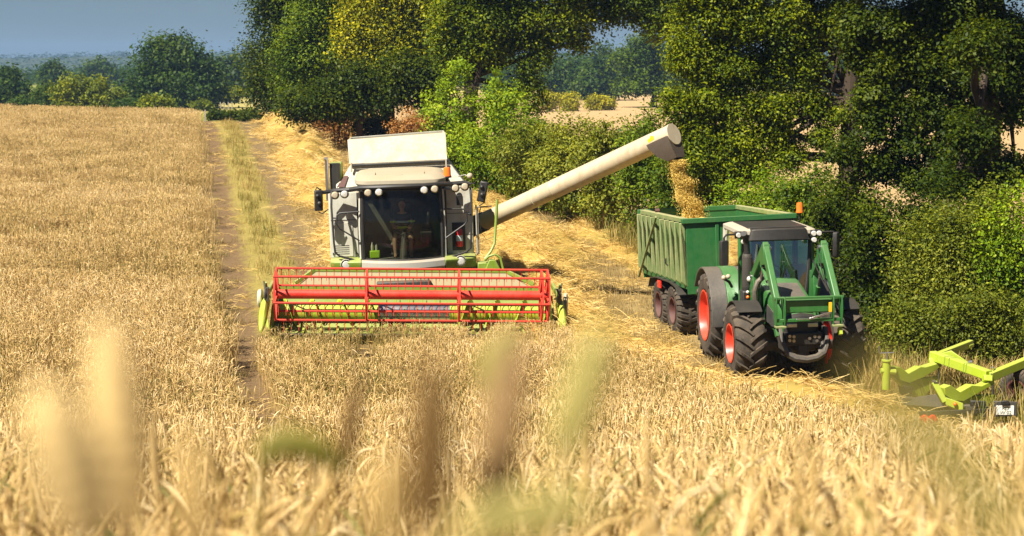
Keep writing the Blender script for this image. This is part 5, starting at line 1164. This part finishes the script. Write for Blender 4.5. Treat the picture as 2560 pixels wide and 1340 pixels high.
# front linkage
for sx in (-1, 1):
    MB().loft([[(sx * x - .035, y, z), (sx * x + .035, y, z), (sx * x + .035, y + th, z + tz), (sx * x - .035, y + th, z + tz)] for x, y, z, th, tz in ((.44, -.80, 1.12, .22, .0), (.43, -.92, .95, .25, .02), (.40, -1.0, .80, .25, .05), (.34, -1.05, .66, .2, .12), (.28, -.98, .60, .05, .14))]).build('linkage_arm', M['grey'], TR, .01)
    MB().tube([(sx * .34, -.75, .98), (sx * .36, -.95, .66)], .035, 8).build('lift_cylinder', M['dark'], TR)
MB().tube([(-.33, -.98, .66), (-.2, -1.02, .59), (0, -1.04, .56), (.2, -1.02, .59), (.33, -.98, .66)], .07, 8).build('linkage_cross', M['grey'], TR)
MB().box(-.36, .36, -.86, -.62, .80, 1.03).build('front_bracket', M['black'], TR, .02)
cp = MB().lathe([(.001, -.02), (.03, -.02), (.03, .03)], (0, 0, 0), 'y', 10).build('coupler', M['steel'], TR); cp.location = (-.28, -.87, .98)
for (x, z) in ((-.20, .97), (-.28, .90), (-.20, .89), (.20, .96), (.28, .95), (.24, .88), (.10, .93)): shared(cp, TR, (x, -.87, z))
MB().box(-.1, .1, -.80, -.6, .55, .80).build('hitch_block', M['dark'], TR, .02)
MB().box(.66, .72, -.1, .1, .25, .55).build('reflector', M['redlens'], TR, .01)
# loader
for sx in (-1, 1):
    MB().hexa([(sx * .60 - .05, .45, 1.0), (sx * .60 + .05, .45, 1.0), (sx * .60 + .05, .95, 1.0), (sx * .60 - .05, .95, 1.0)], [(sx * .60 - .05, .55, 2.0), (sx * .60 + .05, .55, 2.0), (sx * .60 + .05, .85, 2.0), (sx * .60 - .05, .85, 2.0)]).build('loader_tower', M['tgreen'], TR, .012)
    k0 = (sx * .565, -.12, 2.60); piv = (sx * .60, .70, 1.92); hd_ = (sx * .57, -1.06, 1.66)
    MB().bar(piv, k0, .11, .17, (0, -.4, .9)).build('loader_boom', M['tgreen'], TR, .02)
    MB().bar((k0[0], k0[1] + .06, k0[2] + .03), hd_, .12, .20, (0, -.9, .5), .12, .15).build('loader_boom', M['tgreen'], TR, .02)
    MB().extrude([(sx * .565 - .068, -.2, 2.66), (sx * .565 - .068, .15, 2.48), (sx * .565 - .068, .05, 2.22), (sx * .565 - .068, -.32, 2.28)], (.136, 0, 0)).build('knee_plate', M['tgreen'], TR, .008)
    MB().tube([(sx * .60, .62, 1.30), (sx * .585, .30, 1.75)], .05, 10).build('lift_cylinder', M['tgreen'], TR); MB().tube([(sx * .585, .30, 1.75), (sx * .57, .02, 2.20)], .028, 8).build('piston_rod', M['steel'], TR)
    MB().tube([(sx * .565, .28, 2.28), (sx * .56, -.3, 1.95)], .042, 10).build('tilt_cylinder', M['olive'] if False else M['tgreen'], TR); MB().tube([(sx * .56, -.3, 1.95), (sx * .55, -1.0, 1.72)], .02, 8).build('piston_rod', M['steel'], TR)
    MB().tube([(sx * .50, .0, 2.42), (sx * .47, -.3, 2.2), (sx * .48, -.6, 1.9), (sx * .50, -.95, 1.72)], .012, 5).tube([(sx * .48, .3, 2.25), (sx * .42, .1, 2.28), (sx * .45, -.4, 2.0), (sx * .47, -.8, 1.8)], .012, 5).build('hydraulic_hose', M['black'], TR)
    MB().bar((sx * .645 + .0, -.40, 2.17), (sx * .645, -.56, 2.06), .006, .06, (0, -.9, .5)).build('sticker', M['yellow'], TR) if sx > 0 else MB().bar((-.565, -.545, 2.225), (-.565, -.70, 2.105), .055, .006, (0, -.7, .7)).build('sticker', M['yellow'], TR)
    MB().lathe([(.001, -.02), (.045, -.02), (.045, .02), (.001, .02)], (sx * .565 - sx * .09, -.1, 2.56), 'x', 12).lathe([(.001, -.02), (.04, -.02), (.04, .02), (.001, .02)], (sx * .66, .70, 1.92), 'x', 12).build('pivot_pin', M['steel'], TR)
    for dx in (.46, .62): MB().prism([(-1.02, 1.76), (-1.22, 1.78), (-1.26, 1.52), (-1.22, 1.24), (-1.12, 1.22), (-1.04, 1.4)], 'x', sx * dx - .012, sx * dx + .012).build('carrier_plate', M['tgreen'], TR, .004)
    MB().box(sx * .54 - .10, sx * .54 + .10, -1.27, -1.12, 1.20, 1.235).build('carrier_hook', M['rib'], TR, .005)
    MB().prism([(-1.20, 1.20), (-1.26, 1.06), (-1.16, 1.02), (-1.06, 1.12)], 'x', sx * .60 - .03, sx * .60 + .03).build('lower_hook', M['lime'] if sx > 0 else M['tgreen'], TR, .005)
MB().box(-.46, .46, -1.14, -.94, 1.46, 1.70).build('loader_cross_beam', M['tgreen'], TR, .02)
MB().box(-.66, .66, -1.22, -1.16, 1.735, 1.775).build('carrier_top_bar', M['tgreen'], TR, .008)
MB().bar((-.60, -1.18, 1.33), (.60, -1.18, 1.33), .05, .06).build('carrier_lower_bar', M['tgreen'], TR, .008)
MB().bar((.0, -1.23, 1.36), (.40, -1.25, 1.47), .016, .035).bar((-.25, -1.235, 1.355), (.1, -1.235, 1.36), .016, .02).build('lock_lever', M['steel'], TR, .003)
MB().box(.36, .42, -1.255, -1.235, 1.48, 1.66).build('lever_grip', M['yellow'], TR, .004)

# ------------------------------------------------------------------ trailer
TL = empty('grain_trailer', (5.12, 35.2, -.02), (rad(-2.2), rad(-2.0), rad(8.5)))
tag(TL, 'green steel tipping trailer being filled with grain behind the tractor', 'trailer')
WT, LT, ZT, ZB = 1.21, 4.25, 2.66, .98
MB().box(-WT, WT, -.03, .0, ZB, ZT - .10).build('front_wall', M['trail'], TL, .006)
MB().box(-WT, WT, LT, LT + .04, ZB, ZT - .10).build('rear_wall', M['trail'], TL, .006)
for sx in (-1, 1):
    MB().box(sx * WT - .02, sx * WT + .02, .0, LT, ZB + .12, ZT - .10).build('side_wall', M['trail'], TL)
    MB().box(sx * WT - .04, sx * WT + .10, -.05, LT + .05, ZT - .10, ZT).build('side_rail', M['rib'], TL, .012)
    for k in range(10):
        y = .04 + k * (LT - .08) / 9; d_ = .11; wv = .075 if 0 < k < 9 else .11
        MB().prism([(sx * (WT + .02), ZT - .10), (sx * (WT + .02 + d_), ZT - .10), (sx * (WT + .02 + d_), ZB + .28), (sx * (WT - .26), ZB - .06), (sx * (WT - .30), ZB), (sx * (WT + .02), ZB + .2)], 'y', y - wv / 2, y + wv / 2).build('rib', M['rib'] if k in (0, 1, 3, 4, 6, 8) or True else M['trail'], TL, .01)
    MB().add([(sx * WT, 0, ZB + .14), (sx * WT, LT, ZB + .14), (sx * (WT - .3), LT, ZB - .02), (sx * (WT - .3), 0, ZB - .02)], [[0, 1, 2, 3]]).build('lower_side', M['trail'], TL)
    MB().bar((sx * (WT + .16), 2.1, ZT - .06), (sx * (WT + .16), 4.1, ZB + .05), .05, .05).build('side_strut', M['rib'], TL, .01)
    MB().tube([(sx * (WT + .13), 1.2, ZB + .55), (sx * (WT + .18), 1.2, ZB + .60), (sx * (WT + .18), 1.18, ZB + .72)], .018, 6).build('catch_handle', M['dark'], TL)
MB().box(-WT - .1, WT + .1, -.09, .03, ZT - .11, ZT + .005).build('front_rail', M['trail'], TL, .012)
MB().box(-WT - .1, WT + .1, LT - .02, LT + .08, ZT - .11, ZT + .005).build('rear_rail', M['trail'], TL, .012)
MB().box(-.98, .98, 0, LT, ZB - .05, ZB - .005).build('floor', M['trail'], TL, .01)
MB().tube([(-WT + .02, 2.9, ZT + .03), (-WT + .12, 2.9, ZT + .04)], .05, 8).build('rail_hinge', M['darkred'], TL)
MB().box(.25, .33, -.06, -.031, ZB + .1, ZT - .12).box(-.55, -.47, -.06, -.031, ZB + .1, ZT - .12).build('front_post', M['trail'], TL, .008)
MB().box(-.5, -.4, -1.2, LT, .62, .9).box(.4, .5, -1.2, LT, .62, .9).box(-.6, .6, -.1, .1, .65, .95).box(-.6, .6, 2.2, 2.9, .5, .85).build('trailer_chassis', M['darkred'], TL, .01)
MB().bar((-.45, -.9, .72), (0, -2.0, .62), .1, .12).bar((.45, -.9, .72), (0, -2.0, .62), .1, .12).build('drawbar', M['dark'], TL, .01)
for sx in (-1, 1):
    for y in (1.15, 2.5):
        w_ = make_wheel(TL, sx * 1.02, y, .50, .60, .56, .30, M['tyre'], M['darkred'], 26, sx, .025, .075, .17)
    MB().loft([[(sx * .72, y, z), (sx * 1.34, y, z), (sx * 1.34, y, z + .025), (sx * .72, y, z + .025)] for y, z in ((.40, .92), (.6, 1.08), (1.15, 1.14), (2.5, 1.14), (3.05, 1.08), (3.25, .86))]).build('mudguard', M['black'], TL, .005)
    MB().box(sx * 1.34 - .015, sx * 1.34 + .015, 1.95, 2.25, .94, 1.11).build('side_reflector', M['redlens'], TL, .004)
# grain heap in the box
def heap(u, v):
    x, y = (u * 2 - 1) * (WT - .03), .05 + v * (LT - .1); h_ = .70 * math.exp(-((x + .1) / .75) ** 2 - ((y - 2.7) / 1.0) ** 2)
    return (x, y, ZB + .86 + h_ * .95 + .012 * math.sin(x * 23 + y * 9) * math.sin(y * 31))
MB().grid(heap, 24, 40).build('grain', M['grain'], None, smooth=180, kind='stuff', label='heap of wheat grain inside the green trailer')
g_ = bpy.data.objects['grain']; g_.location = TL.location; g_.rotation_euler = TL.rotation_euler

# ------------------------------------------------------------------ header trolley at the right edge
TY = empty('header_trolley', (7.3, 26.6, zgf(7.3, 26.6))); tag(TY, 'lime green header transport trolley standing on the mown ground at the picture edge', 'trolley')
TO = Vector(TY.location); A = lambda px, py, Y: at(px, py, Y) - TO
def plate(name, pts, xa, Ya, xb, Yb, th, mat, bev=.008):
    q = [A(px, py, Ya + (Yb - Ya) * (px - xa) / (xb - xa)) for px, py in pts]
    d_ = A(xb, 900, Yb) - A(xa, 900, Ya); n_ = Vector((d_.y, -d_.x, 0)).normalized()
    return MB().extrude([p_ - n_ * th / 2 for p_ in q], n_ * th).build(name, mat, TY, bev)
# far and near cradle beams (plates with a notch), lower wedges, arms and the cross beam
far_ = (2212, 27.0, 2350, 27.7); nr_ = (2340, 26.0, 2478, 26.6)
plate('cradle_beam', [(2213, 917), (2244, 916), (2263, 932), (2294, 915), (2306, 916), (2339, 906), (2348, 913), (2300, 942), (2266, 956), (2234, 947), (2218, 934)], *far_, .16, M['lime'])
plate('cradle_wedge', [(2234, 947), (2266, 957), (2300, 945), (2350, 940), (2350, 950), (2325, 968), (2306, 990), (2280, 990), (2252, 965)], *far_, .10, M['lime'])
plate('cradle_beam', [(2352, 968), (2368, 961), (2392, 978), (2422, 961), (2446, 963), (2476, 948), (2478, 958), (2430, 985), (2400, 1002), (2372, 998), (2356, 985)], *nr_, .16, M['lime'])
plate('cradle_wedge', [(2363, 996), (2400, 1004), (2432, 988), (2484, 985), (2490, 990), (2460, 1012), (2455, 1026), (2420, 1026), (2385, 1024), (2364, 1012)], *nr_, .10, M['lime'])
plate('cradle_shoe', [(2252, 962), (2276, 966), (2268, 994), (2258, 986)], *far_, .17, M['dark'])
MB().bar(A(2330, 888, 27.75), A(2472, 938, 26.55), .15, .16).build('cross_beam', M['lime'], TY, .012)
for f in (.28, .36, .62, .66): p_ = A(2330, 888, 27.75).lerp(A(2472, 938, 26.55), f); q_ = A(2330, 888, 27.75).lerp(A(2472, 938, 26.55), f + .012); MB().bar(p_, q_, .157, .167).build('beam_joint', M['olive'], TY)
MB().bar(A(2345, 890, 27.75), A(2428, 858, 28.5), .10, .13).bar(A(2418, 866, 28.4), A(2430, 862, 28.5), .10, .06).build('support_arm', M['lime'], TY, .01)
MB().bar(A(2474, 942, 26.55), A(2600, 890, 27.4), .12, .15).build('support_arm', M['lime'], TY, .01)
MB().bar(A(2332, 896, 27.7), A(2336, 912, 27.65), .16, .14, (0, 1, 0)).bar(A(2468, 940, 26.55), A(2468, 955, 26.5), .14, .14, (0, 1, 0)).build('beam_post', M['lime'], TY, .01)
plate('gusset_plate', [(2348, 884), (2378, 876), (2420, 905), (2400, 912)], 2340, 27.7, 2430, 27.4, .04, M['lime'])
MB().bar(A(2335, 955, 26.1), A(2362, 1005, 26.0), .09, .10, (0, 1, 0)).build('stop_post', M['lime'], TY, .01)
MB().bar(A(2332, 953, 26.1), A(2342, 955, 26.1), .14, .03).build('stop_cap', M['dark'], TY, .005)
p_ = A(2216, 930, 26.95)
MB().tube([p_ + Vector((0, 0, -.30)), p_ + Vector((0, 0, .2))], .07, 12).tube([p_ + Vector((0, 0, .19)), p_ + Vector((0, 0, .215))], .09, 12).tube([p_ + Vector((-.1, 0, .02)), p_ + Vector((.16, 0, .0))], .05, 8).build('jack_post', M['lime'], TY)
MB().tube([p_ + Vector((0, 0, .2)), p_ + Vector((0, 0, .33))], .022, 8).tube([p_ + Vector((.12, .0, .335)), p_ + Vector((-.12, .0, .325)), p_ + Vector((-.135, 0, .35)), p_ + Vector((-.14, 0, .45))], .014, 6).build('crank_handle', M['steel'], TY)
MB().bar(A(2240, 1000, 27.2), A(2470, 1030, 25.9), .14, .16).build('main_rail', M['dark'], TY, .01)
MB().hexa([A(2262, 1012, 26.6), A(2362, 1020, 26.1), A(2362, 1020, 26.4), A(2262, 1012, 26.9)], [A(2290, 992, 26.6), A(2362, 982, 26.1), A(2362, 982, 26.4), A(2290, 992, 26.9)]).build('tail_panel', M['dark'], TY, .01)
MB().hexa([A(2364, 1012, 25.95), A(2408, 1030, 25.85), A(2408, 1030, 26.1), A(2364, 1012, 26.2)], [A(2364, 993, 25.95), A(2408, 1008, 25.85), A(2408, 1008, 26.1), A(2364, 993, 26.2)]).build('side_box', M['lime'], TY, .01)
MB().ball(A(2388, 1010, 25.86), .035, 10, 6).build('side_marker', M['orange'], TY)
MB().bar(A(2298, 1034, 25.7), A(2482, 1026, 25.7), .05, .07).build('light_beam', M['black'], TY, .006)
for px in (2312, 2332): MB().lathe([(.001, -.03), (.06, -.03), (.07, 0), (.07, .04), (.001, .04)], A(px, 1047, 25.66), 'y', 14).build('rear_lamp', M['redlens'], TY)
MB().bar(A(2301, 1040, 25.72), A(2342, 1039, 25.72), .03, .14).build('lamp_plate', M['black'], TY, .01)
c_ = A(2513, 1022, 25.62)
pb = MB().hexa([c_ + Vector((-.20, 0, -.14)), c_ + Vector((.20, 0, -.12)), c_ + Vector((.20, .03, -.12)), c_ + Vector((-.20, .03, -.14))], [c_ + Vector((-.19, 0, .125)), c_ + Vector((.19, 0, .115)), c_ + Vector((.19, .03, .115)), c_ + Vector((-.19, .03, .125))]).build('plate_board', M['tgrey'], TY, .008)
MB().box(c_.x - .07, c_.x + .05, c_.y - .05, c_.y + .01, c_.z + .07, c_.z + .14).build('plate_lamp', M['black'], pb, .01)
MB().box(c_.x - .15, c_.x + .14, c_.y - .012, c_.y - .003, c_.z - .10, c_.z + .055).build('number_plate', M['plate'], pb, .003)
def lettering(s_, loc, size, parent):
    cu = bpy.data.curves.new('lettering', 'FONT'); cu.body = s_; cu.size = size; cu.align_x = 'CENTER'; cu.extrude = .001
    tmp = bpy.data.objects.new('tmp_text', cu); COL.objects.link(tmp)
    me = bpy.data.meshes.new_from_object(tmp.evaluated_get(bpy.context.evaluated_depsgraph_get())); bpy.data.objects.remove(tmp)
    me.materials.clear(); me.materials.append(M['ink']); o = bpy.data.objects.new('lettering', me); COL.objects.link(o); o.parent = parent; o.location = loc; o.rotation_euler = (math.pi / 2, 0, 0)
lettering('RD', (c_.x, c_.y - .014, c_.z - .018), .085, pb); lettering('W 02', (c_.x + .01, c_.y - .014, c_.z - .088), .08, pb)
MB().bar(A(2425, 1008, 25.9), A(2464, 1010, 25.85), .06, .10).build('junction_box', M['black'], TY, .01)
w_ = make_wheel(TY, *A(2552, 1010, 27.1), .40, .30, .20, M['tyre'], M['darkred'], 30, -1, .02, .05, .05); w_.rotation_euler = (0, 0, rad(35)); w_.location.z = .40
for (x0_, y0_, Y0_, x1_, y1_, Y1_) in ((2346, 912, 27.6, 2348, 965, 27.6), (2481, 962, 26.5, 2482, 985, 26.5)): MB().tube([A(x0_, y0_, Y0_), A(x1_, y1_, Y1_)], .02, 6).build('support_rod', M['dark'], TY)
MB().tube([A(2478, 935, 26.5), A(2500, 928, 26.7), A(2490, 924, 26.7), A(2480, 918, 26.6)], .014, 6).tube([A(2420, 906, 27.0), A(2430, 904, 27.0)], .03, 6).build('clamp_lever', M['steel'], TY)

# ------------------------------------------------------------------ stalks close to the lens
def lens_stalk(label, pts, Y, mat_t0, ear=(.55, 1.0), ear_r=.0065, stem_r=.0014, kind_='ear', name='wheat_stalk', mat=None):
    """pts: picture points from the bottom up; a tall stalk standing about a metre from the camera."""
    mat_t = mat_t0 + .275; mat = M[mat or 'wheat']; ear_r = ear_r * .98; Y = Y * .60; P = [at(px, py, Y) for px, py in pts]; foot = P[0].copy(); foot.z = zgf(foot.x, Y); root = empty(name, foot)
    tag(root, label, 'stalk', 'tall stalks close to the lens')
    st = loft_np([tuple(Vector((0, 0, 0))), *[tuple(p - foot) for p in P]], [stem_r] * (len(P) + 1), 6)
    np_mesh('stem', st[0], st[1], mat, np.full(len(st[1]), mat_t), root, smooth=True)
    # resample the upper part for the ear or leaf
    ln = [0]
    for a, b_ in zip(P, P[1:]): ln.append(ln[-1] + (b_ - a).length)
    def pos(f):
        d = f * ln[-1]
        for i in range(len(P) - 1):
            if d <= ln[i + 1] + 1e-9: return P[i].lerp(P[i + 1], (d - ln[i]) / (ln[i + 1] - ln[i]))
        return P[-1]
    n = 17; fs = np.linspace(ear[0], ear[1], n); q = [tuple(pos(f) - foot) for f in fs]
    g = np.linspace(0, 1, n); prof = np.sin(np.pi * np.clip(g * .88 + .1, 0, 1)) ** .55
    rs = ear_r * prof * (1 + .22 * np.where(np.arange(n) % 2, 1, -1)) if kind_ == 'ear' else ear_r * prof
    V, Q = loft_np(q, rs, 8, 0, .75 if kind_ == 'ear' else .12)
    np_mesh(kind_, V, Q, mat, np.clip(mat_t + .12 + np.random.default_rng(1).normal(0, .05, len(Q)), 0, 1), root, smooth=True)
lens_stalk('pale cream blurred ear, tallest at the left, level with the harvester reel', [(345, 1420), (325, 1250), (300, 1080), (262, 800)], 1.0, .92, (.2, 1), .0125)
lens_stalk('pale yellow blurred ear leaning at the far left bottom corner', [(260, 1420), (200, 1250), (150, 1100), (95, 960)], .9, .85, (.15, 1), .0135)
lens_stalk('brown blurred ear left of the middle, darkest of the upright ones', [(1065, 1420), (1072, 1200), (1078, 1050), (1080, 890)], 1.0, .12, (.2, 1), .0095, mat='brownear')
lens_stalk('pinkish brown blurred ear just right of the middle', [(1215, 1420), (1238, 1200), (1262, 1020), (1290, 845)], 1.05, .55, (.25, 1), .0092, mat='brownear')
lens_stalk('greenish yellow blurred stalk leaning right under the header tip', [(1330, 1420), (1390, 1200), (1450, 1000), (1512, 805)], .95, .34, (.45, 1), .0085, mat='paleleaf')
lens_stalk('olive green blurred ear drooping across the lower left', [(640, 1420), (650, 1150), (700, 1105), (780, 1118), (870, 1175)], 1.55, .2, (.52, 1), .0105, mat='oliveear')
lens_stalk('small olive blurred leaf bent like a hook below the reel', [(1225, 1420), (1212, 1000), (1222, 905), (1262, 862), (1300, 828)], 1.6, .0, (.72, 1), .009, kind_='leaf', mat='paleleaf')
lens_stalk('wide hazy green leaf hanging over the right side in front of the trolley', [(2560, 1420), (2470, 1260), (2350, 1130), (2200, 975), (2130, 930)], .56, .2, (.05, 1), .0058, kind_='leaf', mat='paleleaf')
lens_stalk('yellow green blurred leaf lying almost level at the bottom centre', [(1080, 1420), (1180, 1310), (1330, 1285), (1520, 1262)], .8, .36, (.25, 1), .0075, kind_='leaf', mat='paleleaf')
lens_stalk('olive blurred ear standing low at the bottom left', [(500, 1420), (495, 1300), (485, 1180), (478, 1085)], 1.2, .40, (.15, 1), .007)
lens_stalk('thin brown blurred ear left of the brown one', [(845, 1420), (862, 1150), (880, 1030), (905, 940)], 1.9, .15, (.55, 1), .007, mat='brownear')
lens_stalk('greenish yellow blurred ear at the bottom left of the middle', [(965, 1420), (968, 1300), (965, 1180), (960, 1120)], 1.0, .36, (.2, 1), .0075)
# ------------------------------------------------------------------ haze in the air
m = bpy.data.materials.new('haze'); m.use_nodes = True; t = m.node_tree; t.nodes.clear()
out = N(t, 'ShaderNodeOutputMaterial'); pv = N(t, 'ShaderNodeVolumePrincipled')
pv.inputs['Color'].default_value = (.36, .58, .92, 1); pv.inputs['Density'].default_value = .00023; pv.inputs['Anisotropy'].default_value = .1
t.links.new(pv.outputs[0], out.inputs['Volume'])
hz = MB().box(-3200, 3200, -75, 4100, -12, 75).build('haze', m, kind='stuff', smooth=0)
hz['label'] = 'thin blue summer haze over the fields'
print('leaf quads', TREE_BUDGET[0])
